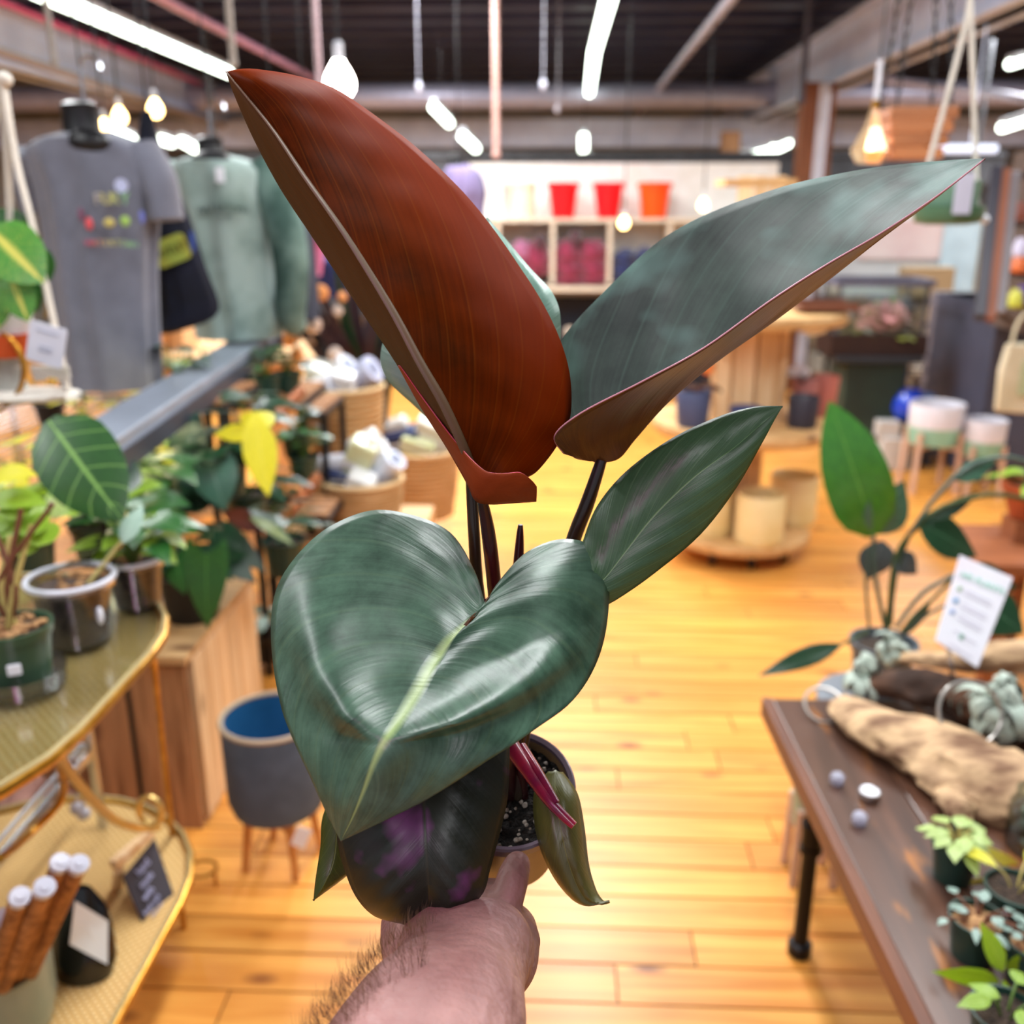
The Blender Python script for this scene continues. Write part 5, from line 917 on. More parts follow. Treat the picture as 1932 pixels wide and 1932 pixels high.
for (x, y, c, l) in ((1922, 402, '8a4a38', 'brown jar on the corner shelf'), (1925, 500, 'd8703a', 'orange jar on the corner shelf'), (1918, 566, 'c8c84a', 'yellow jar on the corner shelf'), (1930, 560, '4a2a8a', 'purple jar on the corner shelf'), (1928, 470, 'c9c6e0', 'lilac jar on the corner shelf')):
    p = W(x, y, 5.1); single('jar', l, 'jar', MB().lathe([(.03, -.04), (.04, -.03), (.04, .03), (.028, .045), (.028, .055)], p, 12), mat('cj' + c, c, .4), group='jars on the corner shelf')
# ================================================================ HANGING BASKET, PENDANT, GREEN HANGER
Yb_ = 3.6; bw_ = mat('bw', 'ffffff'); bwood = woodmat('basket_wood', 'b5774a', '8a5230', 0, knots=False, rnd=.1)
t = T('hanging_basket', 'square slatted timber basket hanging on black chains', 'hanging basket', W(1718, 300, Yb_)); zb0, zb1 = W(1718, 303, Yb_).z, W(1718, 205, Yb_).z; bx = W(1720, 250, Yb_).x
for i in range(4):
    z = zb0 + (zb1 - zb0) * (i + .5) / 4; hwid = (.080 + .008 * i) * 1.02; hh_ = (zb1 - zb0) / 4 * .84
    for (dx, dy, sx_, sy_) in ((0, -hwid, 2 * hwid, .012), (0, hwid, 2 * hwid, .012), (-hwid, 0, .012, 2 * hwid), (hwid, 0, .012, 2 * hwid)): part(t, 'slat', MB().box((bx + dx, Yb_ + dy, z), (sx_, sy_, hh_)), bwood, smooth=False, bev=.002)
part(t, 'bottom', MB().box((bx, Yb_, zb0 + .01), (.15, .15, .012)), bwood, smooth=False)
def chain(a, b_, n=26, r=.008):
    m = MB()
    for i in range(n):
        c_ = a + (b_ - a) * ((i + .5) / n); L_ = (b_ - a).length / n * .72; d = (b_ - a).normalized(); e = d.cross(Vector((0, 1, 0) if i % 2 else (1, 0, 0))).normalized()
        m.tube([c_ + d * L_ * math.cos(q) + e * r * math.sin(q) for q in [2 * PI * k / 8 for k in range(9)]], .0022, 4, cap=False)
    return m
tp0 = Vector((W(1735, -60, Yb_).x, Yb_, 3.0))
for (dx, dy) in ((-.09, -.09), (.09, -.09), (-.09, .09), (.09, .09)): part(t, 'chain', chain(Vector((bx + dx, Yb_ + dy, zb1)), tp0), black, kind='stuff')
t = T('geometric_pendant', 'glowing faceted glass pendant lamp left of the timber basket', 'lamp', W(1645, 270, 3.5)); pc_ = W(1645, 262, 3.5); s_ = 3.5 / FPX
part(t, 'glass_shade', MB().lathe([(.012, 50 * s_), (.03 * 1, 18 * s_), (.068, -20 * s_), (.045, -40 * s_)], pc_, 6), mat('amber_glass', 'ffd9a8', .1, trans=.6, c2='ffcf98'), smooth=False)
part(t, 'bulb', MB().ell(pc_ + Vector((0, 0, -8 * s_)), (.022, .022, .032), 12, 8), emat('bulb_pend', 'ffdca0', 18))
part(t, 'socket', MB().tube([pc_ + Vector((0, 0, 48 * s_)), pc_ + Vector((0, 0, 62 * s_))], .013, 10), gold); part(t, 'cord', MB().tube([pc_ + Vector((0, 0, 60 * s_)), pc_ + Vector((0, 0, 125 * s_))], .009, 8), mat('white_sock', 'd4d6e0', .5)); part(t, 'cord', MB().tube([pc_ + Vector((0, 0, 120 * s_)), Vector((pc_.x, pc_.y, 3.1))], .003, 5), black)
Yh = 2.7; t = T('cotton_rope_hanger', 'cream rope hanger holding shallow green dish at upper right', 'plant hanger', W(1785, 410, Yh)); ap_ = W(1829, -40, Yh)
for (x, y, dy) in ((1722, 415, 0), (1845, 412, 0), (1800, 400, .12), (1770, 400, -.08)):
    P = curve([ap_, W(1831 + (x - 1831) * .05, 30, Yh + dy * .05), W(1831 + (x - 1831) * .5, 220, Yh + dy * .5), W(x, y, Yh + dy)], 12) if x > 1 else None
    if x in (1722, 1845): part(t, 'rope', MB().tube(P, .007, 8), cot)
part(t, 'rope', MB().tube([ap_, Vector((ap_.x, ap_.y, 3.1))], .006, 6), cot)
gd = T('green_dish', 'shallow dark green hanging dish with a white tag near leaf tip', 'dish', W(1784, 425, Yh)); gc_ = W(1784, 424, Yh)
part(gd, 'dish', MB().lathe([(.05, 0), (.082, .006), (.09, .022), (.09, .048), (.084, .048), (.08, .02), (.001, .015)], gc_, 32), mat('green_glaze', '5b7f62', .35, c2='4d7154')); part(gd, 'inner_pot', MB().lathe([(.04, .04), (.072, .05), (.075, .11), (.07, .11)], gc_, 28), mat('green_glaze2', '6c8f78', .4)); part(gd, 'white_tag', MB().box(W(1818, 365, Yh - .1), (.045, .003, .1)), mat('lilac_tag', 'c3c4d6', .5), smooth=False)
part(gd, 'white_knob', MB().ell(W(1858, 414, Yh), .012, 10, 8), white)
single('white_rod_light', 'pale horizontal fixture between the timber basket and the rope hanger', 'light', MB().tube([W(1775, 281, 6.0), W(1880, 281, 6.0)], .024, 8).tube([W(1830, 281, 6.0), Vector((W(1830, 281, 6.0).x, 6.0, 3.15))], .003, 5).tube([W(1775, 281, 6.0), W(1772, 281, 6.0)], .03, 8), emat('soft_tube', 'dfe8ff', 1.2))
# ================================================================ DARK RUSTIC TABLE, right
ZB = .55
tw = woodmat('walnut_stain', '5f3f30', '3e281f', 1, scale=3, rough=.38, knots=False, rnd=.1, coat=.25)
# amber worn spots
nt = tw.node_tree; bs = nt.nodes['Principled BSDF']; src = bs.inputs['Base Color'].links[0].from_socket
tcn = nt.nodes.new('ShaderNodeTexCoord'); mpn = nt.nodes.new('ShaderNodeMapping'); mpn.inputs['Scale'].default_value = (14, 3.2, 1); mpn.inputs['Rotation'].default_value = (0, 0, .12); nt.links.new(tcn.outputs['Object'], mpn.inputs[0])
nzn = nt.nodes.new('ShaderNodeTexNoise'); nzn.inputs['Scale'].default_value = 1.6; nzn.inputs['Detail'].default_value = 5; nt.links.new(mpn.outputs[0], nzn.inputs[0]); mrn = nt.nodes.new('ShaderNodeMapRange'); mrn.inputs[1].default_value = .58; mrn.inputs[2].default_value = .68; mrn.inputs[4].default_value = .75; nt.links.new(nzn.outputs[0], mrn.inputs[0])
mxn = nt.nodes.new('ShaderNodeMix'); mxn.data_type = 'RGBA'; nt.links.new(mrn.outputs[0], mxn.inputs[0]); nt.links.new(src, mxn.inputs[6]); mxn.inputs[7].default_value = hexc('a8661c'); nt.links.new(mxn.outputs[2], bs.inputs['Base Color'])
c0 = G(1455, 1318, ZB); c1 = G(1775, 1960, ZB); d = (c1 - c0).normalized(); e = Vector((-d.y, d.x, 0))
e = e if e.x > 0 else -e
tb = T('rustic_table', 'dark stained plank table with amber wear and black pipe legs, right foreground', 'table', (c0.x + .35, c0.y - .5, 0))
LT = 1.35; npl = 4; pw_ = .155
for i in range(npl):
    a = c0 + e * (pw_ * (i + .5)); part(tb, 'plank', MB().bar(a + Vector((0, 0, -.016)), a + d * LT + Vector((0, 0, -.016)), pw_ - .002, .032), tw, smooth=False, bev=.003, org=a)
part(tb, 'edge_trim', MB().bar(c0 - e * .010 + Vector((0, 0, -.018)), c0 - e * .010 + d * LT + Vector((0, 0, -.018)), .02, .042), woodmat('edge_stain', '7e4b30', '5c3422', 1, knots=False, rnd=0), smooth=False, bev=.002)
pip = mat('iron_pipe', '1d1a1c', .4, .6)
def pipeleg(p):
    t_ = Vector((p.x, p.y, ZB - .035)); f_ = Vector((p.x, p.y, 0)); part(tb, 'pipe_leg', MB().tube([t_, f_], .0165, 12), pip)
    part(tb, 'flange', MB().lathe([(.02, 0), (.026, .006), (.026, .03), (.018, .036)], f_, 14), pip); part(tb, 'pipe_tee', MB().lathe([(.016, -.034), (.024, -.034), (.024, -.022), (.021, -.02), (.021, .02), (.024, .022), (.024, .034), (.016, .034)], Vector((p.x, p.y, .30)), 14), pip)
lg_ = G(1507, 1800, 0); lg_b = lg_ + e * .45; pipeleg(lg_); pipeleg(lg_b); pipeleg(lg_ + d * .98); pipeleg(lg_b + d * .98)
part(tb, 'cross_pipe', MB().tube([lg_ + Vector((0, 0, .30)), lg_b + Vector((0, 0, .30))], .0145, 10), pip); part(tb, 'cross_pipe', MB().tube([lg_ + d * .98 + Vector((0, 0, .30)), lg_b + d * .98 + Vector((0, 0, .30))], .0145, 10), pip)
# planters seen under the table
p = G(1520, 1600, 0); standpot(1532, 1440, 1585, 92, 1.98, 'mint and white planter with clay-coloured legs half under dark table', mat('sage_glaze', '9db09a', .45), .62)
# driftwood
dw = mat('driftwood', 'c9a780', .85, c2='75553e', scale=6, stretch=(1.5, 3, 3), bump=1, bscale=12, lo=.42, hi=.62, detail=8); dwd = mat('driftwood_dark', '6a4630', .9, c2='35241c', scale=9, bump=1, bscale=30)
def drift(pts, rr_, m_, seed, flat=.55):
    P = curve(pts, 36); n = 28; mb = MB(); vs = []
    for i, p in enumerate(P):
        t_ = (P[min(i + 1, 36)] - P[max(i - 1, 0)]).normalized(); sx_ = t_.cross(Vector((0, 0, 1))).normalized(); u = i / 36 * (len(rr_) - 1); k = min(int(u), len(rr_) - 2); r_ = rr_[k] + (rr_[k + 1] - rr_[k]) * (u - k)
        for j in range(n):
            a = 2 * PI * j / n; q = Vector((i * .12, math.cos(a) * 1.1 + seed, math.sin(a) * 1.1)); f = 1 + .28 * noise.noise(q * 1.3) + .14 * noise.noise(q * 4)
            vs.append(p + sx_ * math.cos(a) * r_ * f + Vector((0, 0, max(-flat * r_ * .75, math.sin(a) * r_ * flat * f))))
    mb.add(vs, [(i * n + j, i * n + (j + 1) % n, (i + 1) * n + (j + 1) % n, (i + 1) * n + j) for i in range(36) for j in range(n)] + [tuple(range(n - 1, -1, -1)), tuple(36 * n + j for j in range(n))])
    return mb
def TB(x, y, z=0): return G(x, y, ZB + z)
dwt = T('driftwood', 'large pale weathered driftwood piece lying on the dark table', 'driftwood', TB(1760, 1420))
part(dwt, 'main_log', drift([TB(1590, 1325, .03), TB(1660, 1375, .035), TB(1760, 1415, .035), TB(1860, 1470, .035), TB(1990, 1520, .03), TB(2120, 1570, .02)], [.03, .065, .085, .095, .085, .05], dw, 3), dw)
part(dwt, 'dark_hollow', drift([TB(1640, 1290, .03), TB(1730, 1295, .05), TB(1850, 1330, .05), TB(1980, 1370, .04)], [.03, .05, .06, .05], dwd, 7, .7), dwd, label='dark hollow brown wood')
part(dwt, 'rear_branch', drift([TB(1700, 1240, .05), TB(1800, 1245, .07), TB(1900, 1240, .08), TB(2050, 1235, .07)], [.012, .025, .045, .04], dw, 11, .8), dw)
part(dwt, 'front_stub', drift([TB(1795, 1500, .03), TB(1812, 1530, .03), TB(1822, 1552, .02)], [.03, .025, .012], dw, 15, .8), dw)
# tillandsias
til = leafmat('tilland', 'c2cdc0', '98a89c', 'd4ded2', rough=.7, vein=.1, coat=0)
def tillandsia(px, py, Y, s_, seed, label, n=30):
    c_ = W(px, py, Y); t = T('air_plant', label, 'air plant', c_, 'air plants on driftwood'); rr = random.Random(seed)
    for i in range(n):
        a = i * 2.39996; el = rr.uniform(-.15, 1.2); d_ = Vector((math.cos(a) * math.cos(el), math.sin(a) * math.cos(el), math.sin(el))) ; L_ = s_ * rr.uniform(.75, 1.15)
        side = d_.cross(Vector((0, 0, 1))); side = side.normalized() if side.length > .1 else Vector((1, 0, 0)); curl = rr.uniform(2.8, 5.2); upv = side.cross(d_).normalized()
        pts = []; p = c_ + d_ * .004; dd = d_.copy()
        for k in range(13):
            pts.append(p.copy()); p = p + dd * (L_ / 8.5); dd = (dd * math.cos(curl / 12) - upv * math.sin(curl / 12) * (1 if i % 3 else -1)).normalized(); upv = side.cross(dd).normalized()
        w0 = s_ * .24
        def fn(u, v, pts=pts, side=side, w0=w0):
            q = cr(pts, u); wv_ = w0 * (1 - u) ** .7 * (.75 + .6 * math.sin(min(1, u * 2) * PI / 2)); s2 = (v - .5) * 2
            return q + side * s2 * wv_ + Vector((0, 0, .2 * wv_ * s2 * s2))
        part(t, 'curly_leaf', MB().grid(fn, 12, 2), til)
    return t
tillandsia(1630, 1280, 1.88, .062, 1, 'left curly silver air plant on driftwood beside the long leaf', 26); tillandsia(1680, 1228, 1.98, .050, 2, 'rear curly silver air plant next to left one', 20)
tillandsia(1885, 1335, 1.66, .082, 3, 'large curly silver air plant at right on driftwood', 34); 
wire = mat('silver_wire', 'b9b4ae', .3, .7)
def ringo(px, py, Y, r_, label, tilt=.3):
    c_ = W(px, py, Y); single('wire_ring', label, 'ring', MB().tube([c_ + Vector((math.cos(a) * r_, math.sin(a) * r_ * math.sin(tilt), math.sin(a) * r_ * math.cos(tilt))) for a in [2 * PI * k / 40 for k in range(41)]], .0035, 6, cap=False), wire)
ringo(1555, 1330, 1.78, .040, 'thin glass ring at left end of driftwood', 1.0); ringo(1830, 1345, 1.62, .058, 'thin pale ring around right air plant', .5)
# care card
q = [W(1812, 1047, 1.86), W(1912, 1090, 1.84), W(1845, 1260, 1.74), W(1765, 1208, 1.76)]; cn = (q[1] - q[0]).cross(q[3] - q[0]).normalized(); cn = cn if cn.dot(CF) < 0 else -cn
cd = T('care_card', 'white acrylic care card with mint heading and blue dots standing behind driftwood', 'sign', q[3])
cdc = part(cd, 'card', MB().prism([p - cn * .004 for p in q], cn, .004), mat('card_white', 'eef0f8', .3, c2='ece6f2', scale=6, coat=.4), smooth=False, bev=.001)
def cq(u, v): return (q[0] * (1 - u) + q[1] * u) * (1 - v) + (q[3] * (1 - u) + q[2] * u) * v + cn * .0012
xa = (q[1] - q[0]).normalized(); ya = (q[0] - q[3]).normalized()
textmesh(cdc, 'AIR PLANTS', cq(.52, .19), xa, ya, .0175, mat('mint_ink', 'a8e0cc', .6), th=.0008)
for (v, c) in ((.36, 'b8dcb8'), (.50, '4aa0d8'), (.63, '9ab8ec')): part(cdc, 'dot', MB().ell(cq(.16, v), (.0055, .002, .0055), 12, 6), mat('dot' + c, c, .5))
for v in (.34, .38, .49, .53, .62, .66, .8, .95): part(cdc, 'print_line', MB().bar(cq(.28, v), cq(.8, v), .0018, .0006, cn), mat('ink_l', 'cfcada', .6), smooth=False)
part(cdc, 'leaf_mark', MB().ell(cq(.48, .82), (.005, .002, .007), 8, 6), mat('ink_g', '6fae94', .6))
part(cd, 'clear_holder', MB().bar(W(1790, 1225, 1.76), W(1800, 1300, 1.76), .02, .004), clearpl, smooth=False)
# small things on the table
def tealight(px, py):
    p = TB(px, py, .004); t = T('tealight', 'white round tealight in silver cup on dark table', 'candle', p); part(t, 'cup', MB().lathe([(.015, 0), (.0185, .001), (.0195, .012), (.018, .012), (.001, .008)], p, 24), chrome); part(t, 'wax', MB().lathe([(.0178, .006), (.0176, .0115), (.001, .0118)], p, 24), mat('wax', 'f7f5fb', .4))
tealight(1640, 1503)
for (x, y, l) in ((1580, 1470, 'clear glass cube nearest the far table corner'), (1622, 1545, 'clear glass cube beside white tealight')):
    p = TB(x, y, .012); single('glass_cube', l, 'ornament', MB().lathe([(.009, -.010), (.014, -.004), (.014, .006), (.008, .012)], p, 6), mat('crystal', 'd9d9ea', .08, trans=.5, c2='c9c9dc'), smooth=False, bev=.001)
def smallpot(px, py, wpx, label, sets, h=.064):
    p = TB(px, py); dep = (p - CAMP).dot(CF); r_ = wpx / 2 * dep / FPX
    t = T('small_potted_plant', label, 'plant', p, 'small green pots on dark table')
    part(t, 'pot', MB().lathe([(r_ * .7, 0), (r_ * .74, .0), (r_ * .96, h * .9), (r_, h * .9), (r_ * 1.02, h), (r_ * .94, h), (r_ * .9, h * .85), (.001, h * .85)], p, 28), dgpot); part(t, 'soil', MB().ell(p + Vector((0, 0, h * .86)), (r_ * .9, r_ * .9, .005), 16, 6, nz=.3), bark if 'grey' in label else soil)
    for a in sets: foliage(t, p + Vector((0, 0, h * .82)), *a)
    return t, p, h, r_
smallpot(1795, 1655, 90, 'light green speckled rosette in small green pot on dark table', [(18, .040, .06, 'oval', lg10, .034, .024, stemy, 91)])
t, p, h, r_ = smallpot(1905, 1742, 110, 'yellow striped long-leaved plant in green pot at right edge', [(4, .05, .08, 'lance', lg4, .07, .025, stemy, 92)])
yv = leafmat('yellow_edge', 'f0e65a', 'e2cf30', 'fff8b0', rough=.35, vein=.1); putleaf(t, 'lance', yv, W(1925, 1665, 1.30), W(1838, 1678, 1.24), .028, -CF); putleaf(t, 'lance', yv, W(1935, 1650, 1.32), W(1868, 1605, 1.3), .02, -CF)
t, p, h, r_ = smallpot(1832, 1800, 100, 'grey-green small succulent in green pot below the yellow one', [(12, .03, .09, 'oval', lg6, .022, .014, stemb, 93)])
t, p, h, r_ = smallpot(1935, 1850, 90, 'dark green pot with grey leaves at right edge', [(10, .03, .08, 'oval', lg6, .02, .014, stemb, 94)])
part(t, 'white_label', MB().box(W(1905, 1722, 1.15), (.018, .002, .016)), mat('lav_lab', 'cfc4dc', .6), smooth=False)
t, p, h, r_ = smallpot(1885, 1985, 130, 'bright green upright leafy plant in green pot at lower right corner', [(5, .05, .09, 'oval', lg3, .04, .022, stemg, 95)])
bg_ = leafmat('bright_leaf', 'aacb1e', '7fa818', 'd2e050', rough=.25, vein=.1, coat=.5, tr=.15); putleaf(t, 'oval', bg_, W(1893, 1833, 1.04), W(1855, 1742, 1.06), .030, -CF + Vector((.3, 0, 0)), .08); putleaf(t, 'oval', bg_, W(1885, 1850, 1.04), W(1780, 1838, 1.0), .024, -CF + Vector((0, 0, .4)), .15); putleaf(t, 'oval', bg_, W(1895, 1850, 1.03), W(1940, 1930, .95), .030, -CF, .2); putleaf(t, 'oval', bg_, W(1900, 1830, 1.06), W(1960, 1800, 1.04), .024, -CF, .2); putleaf(t, 'oval', bg_, W(1880, 1870, 1.02), W(1870, 1905, .98), .014, -CF)
gj = T('glass_jar', 'clear glass jar of grey pebbles cut by right edge of photo', 'jar', TB(1945, 1600)); jp = gj.location.copy()
part(gj, 'jar_wall', MB().lathe([(.036, 0), (.042, .01), (.042, .08), (.034, .095), (.036, .105), (.033, .105), (.031, .095), (.039, .08), (.039, .012), (.001, .008)], jp, 28), thinglass('jar_glass', 'e2eae8', .12)); 
for i in range(26): part(gj, 'pebble', MB().ell(jp + Vector((R.uniform(-.024, .024), R.uniform(-.024, .024), .015 + .055 * i / 26)), (.010, .008, .008), 7, 5, nz=.3), mat('pebble', '7c8078', .7, c2='b9bcb0', scale=40))
# ================================================================ BIG-LEAF PLANT behind table
sb = W(1670, 1195, 2.25); pl = T('peace_lily', 'tall glossy green plant with one big upright leaf behind the dark table', 'plant', (sb.x, sb.y, max(0, sb.z - .18)))
pot(pl, (sb.x, sb.y, sb.z - .18), .06, .08, .16, mat('bluegrey_pot', '5a646c', .5), soil)
single('plant_stool', 'round grey stool under the tall glossy plant behind the table', 'stool', MB().lathe([(.13, sb.z - .21), (.15, sb.z - .205), (.15, sb.z - .185), (.13, sb.z - .182)], (sb.x, sb.y, 0), 24).tube([(sb.x, sb.y, 0), (sb.x, sb.y, sb.z - .2)], .03, 12).lathe([(.11, 0), (.11, .015), (.03, .03)], (sb.x, sb.y, 0), 20), mat('stoolg', '7a8088', .5))
gls_leaf = leafmat('gloss_leaf', '3f8a1c', '246812', '69a83c', rough=.2, vein=.18, coat=.7, nv=14); gdk = leafmat('gloss_dark', '23482c', '15301e', '4f7a58', rough=.28, coat=.5)
Yp = 2.2
def plf(a, b_, wd_, m_, nrm=None, dr=.15, Ya=Yp, Yb=Yp, kind='oval'): return putleaf(pl, kind, m_, W(a[0], a[1], Ya), W(b_[0], b_[1], Yb), wd_, nrm if nrm is not None else -CF, dr)
plf((1648, 1010), (1585, 778), .155, gls_leaf, -CF + Vector((-.35, 0, .5)), .2, Yp, Yp - .06, 'round'); plf((1645, 1008), (1712, 912), .13, leafmat('gloss_blue', '4c7a60', '35604a', '8fb4a4', rough=.25), -CF + Vector((.4, 0, 0)), .1)
plf((1730, 985), (1858, 1045), .11, gdk, -CF + Vector((0, 0, .5))); plf((1665, 1020), (1640, 1098), .09, leafmat('gloss_slate', '4a5c64', '36484c', '7a8c90', rough=.3)); plf((1690, 1045), (1735, 1085), .06, leafmat('gloss_slate', '4a5c64', '36484c', '7a8c90', rough=.3))
plf((1590, 1215), (1452, 1262), .05, lg2, -CF + Vector((0, 0, .5)), .25, 2.1, 2.0, 'lance'); plf((1800, 905), (1890, 862), .05, leafmat('gloss_blue', '4c7a60', '35604a', '8fb4a4', rough=.25)); plf((1760, 980), (1850, 930), .035, gdk)
plf((1800, 1090), (1930, 1110), .1, gdk); plf((1840, 1130), (1940, 1190), .11, gdk, -CF + Vector((0, 0, .3)), .2, 2.0, 1.95); plf((1700, 1200), (1765, 1130), .03, gdk)
pst = [[(1670, 1185), (1650, 1080), (1648, 1008)], [(1675, 1185), (1690, 1050), (1740, 985)], [(1680, 1180), (1700, 1040), (1800, 900), (1890, 862), (1960, 880)], [(1670, 1185), (1720, 1000), (1850, 935), (1950, 945)], [(1690, 1185), (1740, 1120), (1810, 1080)], [(1700, 1190), (1760, 1130), (1830, 1060)], [(1640, 1185), (1634, 1110), (1638, 1030)], [(1640, 1190), (1610, 1205), (1588, 1215)], [(1710, 1190), (1790, 1140), (1900, 1150)]]
for i, s_ in enumerate(pst): part(pl, 'stem', MB().tube(curve([W(x, y, Yp) for x, y in s_], 10), .0055 if i < 5 else .004, 7), mat('dk_stem', '3f5224', .5) if i % 2 else mat('bluestem', '4c6258', .4))
# terracotta pot + wooden stand at right edge
Ye = 3.0; t = T('terracotta_planter', 'terracotta pot with yellow-green plant cut by right edge', 'plant', W(1925, 975, Ye)); c_ = W(1935, 975, Ye)
part(t, 'pot', MB().lathe([(.045, 0), (.05, 0), (.078, .09), (.084, .09), (.086, .115), (.078, .115), (.07, .09), (.001, .09)], c_, 28), mat('terracotta', 'b5552a', .7, c2='9a4420', scale=12)); part(t, 'soil', MB().ell(c_ + Vector((0, 0, .092)), (.07, .07, .01), 14, 6), soil); foliage(t, c_ + Vector((0, 0, .09)), 14, .09, .16, 'oval', lg3, .09, .04, stemg, 61)
single('cedar_stand', 'reddish wooden plank stand under terracotta pot at right edge', 'stand', MB().box((W(1960, 1050, 2.9).x, 2.95, W(1900, 1045, 2.9).z), (.5, .4, .03)).box((W(1895, 1050, 2.9).x, 2.9, W(1900, 1045, 2.9).z / 2), (.04, .04, W(1900, 1045, 2.9).z)).box((W(1990, 1050, 2.9).x, 3.1, W(1900, 1045, 2.9).z / 2), (.04, .04, W(1900, 1045, 2.9).z)).box((c_.x, Ye, (c_.z + W(1900, 1045, 2.9).z) / 2 + .005), (.1, .1, c_.z - W(1900, 1045, 2.9).z - .02)), woodmat('cedar', '9a5a34', '7a4226', 0), smooth=False)
# ================================================================ HERO PLANT
potC = DP(960, 1487, .66); aC = (CR * -.02 + CU * .70 - CF * .70).normalized()
hx = aC.cross(CR).normalized(); hy = aC.cross(hx); HM = Matrix((hy, hx, aC)).transposed()
if HM.determinant() < 0: HM = Matrix((-hy, hx, aC)).transposed()
hero = T('potted_philodendron', 'held red-stemmed potted plant with broad glossy dark green and rust-red leaves', 'plant', potC - aC * .088)
pr_ = .0455; ph_ = .088; pb0 = potC - aC * ph_
hpot = part(hero, 'pot', MB().lathe([(pr_ * .66, 0), (pr_ * .72, .001), (pr_ * .93, ph_ * .87), (pr_ * .97, ph_ * .88), (pr_ * .985, ph_ * .97), (pr_ * .93, ph_ * .97), (pr_ * .9, ph_ * .8), (.001, ph_ * .8)], pb0, 56, HM), mat('taupe_plastic', '765c40', .4, c2='665038', scale=20))
part(hpot, 'pot_rim', MB().lathe([(pr_ * .97, ph_ * .9), (pr_ * 1.02, ph_ * .92), (pr_ * 1.02, ph_ * 1.0), (pr_ * .99, ph_ * 1.015), (pr_ * .93, ph_ * 1.0), (pr_ * .92, ph_ * .82)], pb0, 56, HM, topcap=False, botcap=False), mat('rim_plum', '5c4c58', .3, coat=.3), label='dark plum rim')
sm_ = MB()
def sfn(u, v):
    a = 2 * PI * v; r_ = pr_ * .92 * u; q = Vector((r_ * math.cos(a), r_ * math.sin(a), ph_ * .86)); q.z += .004 * noise.noise(q * 190) + .002 * noise.noise(q * 500); return pb0 + HM @ q
sm_.grid(sfn, 40, 90); part(hero, 'soil', sm_, mat('potting_soil', '100d0c', .98, c2='241c17', scale=260, bump=1, bscale=400))
per = MB()
for i in range(120):
    a = R.random() * 2 * PI; r_ = pr_ * .88 * R.random() ** .5; s_ = R.uniform(.0006, .0021); per.ell(pb0 + HM @ Vector((r_ * math.cos(a), r_ * math.sin(a), ph_ * .86 + .003)), (s_, s_ * .8, s_), 6, 4, nz=.5)
part(hero, 'perlite', per, mat('perlite', 'b5aca2', .9, c2='6d5a4c', scale=200), kind='stuff')
def heroleaf(rows, name, mats, label=None, bul=.006, nv=10, ns=6, th=.0010, wave=.0012, par=None, extra=None, flip=False, bfn=None):
    Ls = [DP(*r_[0]) for r_ in rows]; Ms = [DP(*r_[1]) for r_ in rows]; Rs = [DP(*r_[2]) for r_ in rows]; mb = MB(); nu = (len(rows) - 1) * ns; bl = bul if isinstance(bul, tuple) else (bul, bul)
    def fn(u, v):
        l, m_, r_ = cr(Ls, u), cr(Ms, u), cr(Rs, u)
        if v <= .5: s_ = v * 2; p = l * (1 - s_) + m_ * s_; w_ = (m_ - l).length; b_ = bl[0]
        else: s_ = (v - .5) * 2; p = m_ * (1 - s_) + r_ * s_; w_ = (r_ - m_).length; b_ = bl[1]
        env = min(1, w_ / .03)
        if bfn: p = p - CF * (bfn(u, abs(v - .5) * 2, v < .5) * env)
        else: p = p - CF * (b_ * math.sin(PI * s_) * env)
        p = p - CF * (wave * noise.noise(p * 38) * env) - CF * (.0006 * env * math.cos((u - abs(v - .5) * .55) * 9 * 2 * PI) * math.sin(PI * s_))
        return p
    mb.grid(fn, nu, nv * 2)
    if flip is None: pass
    else:
        f = mb.f[len(mb.f) // 2 - nv]; n = (mb.v[f[1]] - mb.v[f[0]]).cross(mb.v[f[2]] - mb.v[f[1]])
        k = sum(((mb.v[f[1]] - mb.v[f[0]]).cross(mb.v[f[2]] - mb.v[f[1]])).dot(CF) for i, f in enumerate(mb.f) if (i % (2 * nv)) < nv)
        if k > 0: mb.f = [tuple(reversed(f)) for f in mb.f]
    if extra: extra(mb)
    o = part(hero if par is None else par, name, mb, list(mats), label=label)
    md = o.modifiers.new('thickness', 'SOLIDIFY'); md.thickness = th; md.offset = -1; md.material_offset = 1; md.material_offset_rim = 2
    return o
redrim = mat('red_margin', 'c8405a', .4, c2='c86070', scale=40); pinkrim = mat('pink_margin', 'c08a94', .4); paler = mat('pale_margin', 'b9a8ae', .4)
rust = leafmat('rust_underside', '7c3100', '2c1500', '9a5212', ribw=.004, vein=.22, rough=.52, nv=10, slant=-1.1, left='6a5230', coat=0, mott=9, tr=.45, spec=.06, edge='963000', fb=.10)  # left: grey-green reflection on the strip beside the rib, put into the colour
rustf = leafmat('rust_flap', 'a04a22', '843812', 'b06038', ribw=.001, vein=0, rough=.5, coat=0, tr=.3, spec=.2, fb=.1)
dtop = leafmat('hero_green', '4c7059', '1f3b2b', '8fab6a', ribw=.020, vein=.05, rough=.37, nv=9, slant=.8, coat=.12, mott=42, fb=.4)
dtop2 = leafmat('hero_green_dark', '38473f', '212825', '567468', ribw=.004, vein=.12, rough=.5, nv=8, slant=.8, coat=0, mott=18, blotch=('48615a', 11, .52), spec=.2, fb=.15)
dtop3 = leafmat('hero_green_mid', '406843', '264a2a', '6c9664', ribw=.010, vein=.18, rough=.42, nv=8, slant=.8, coat=.08, mott=18, fb=.25)
brn = leafmat('brown_underside', '6b4016', '40250e', '7a5024', ribw=.006, vein=.1, rough=.35, coat=.2, tr=.2)
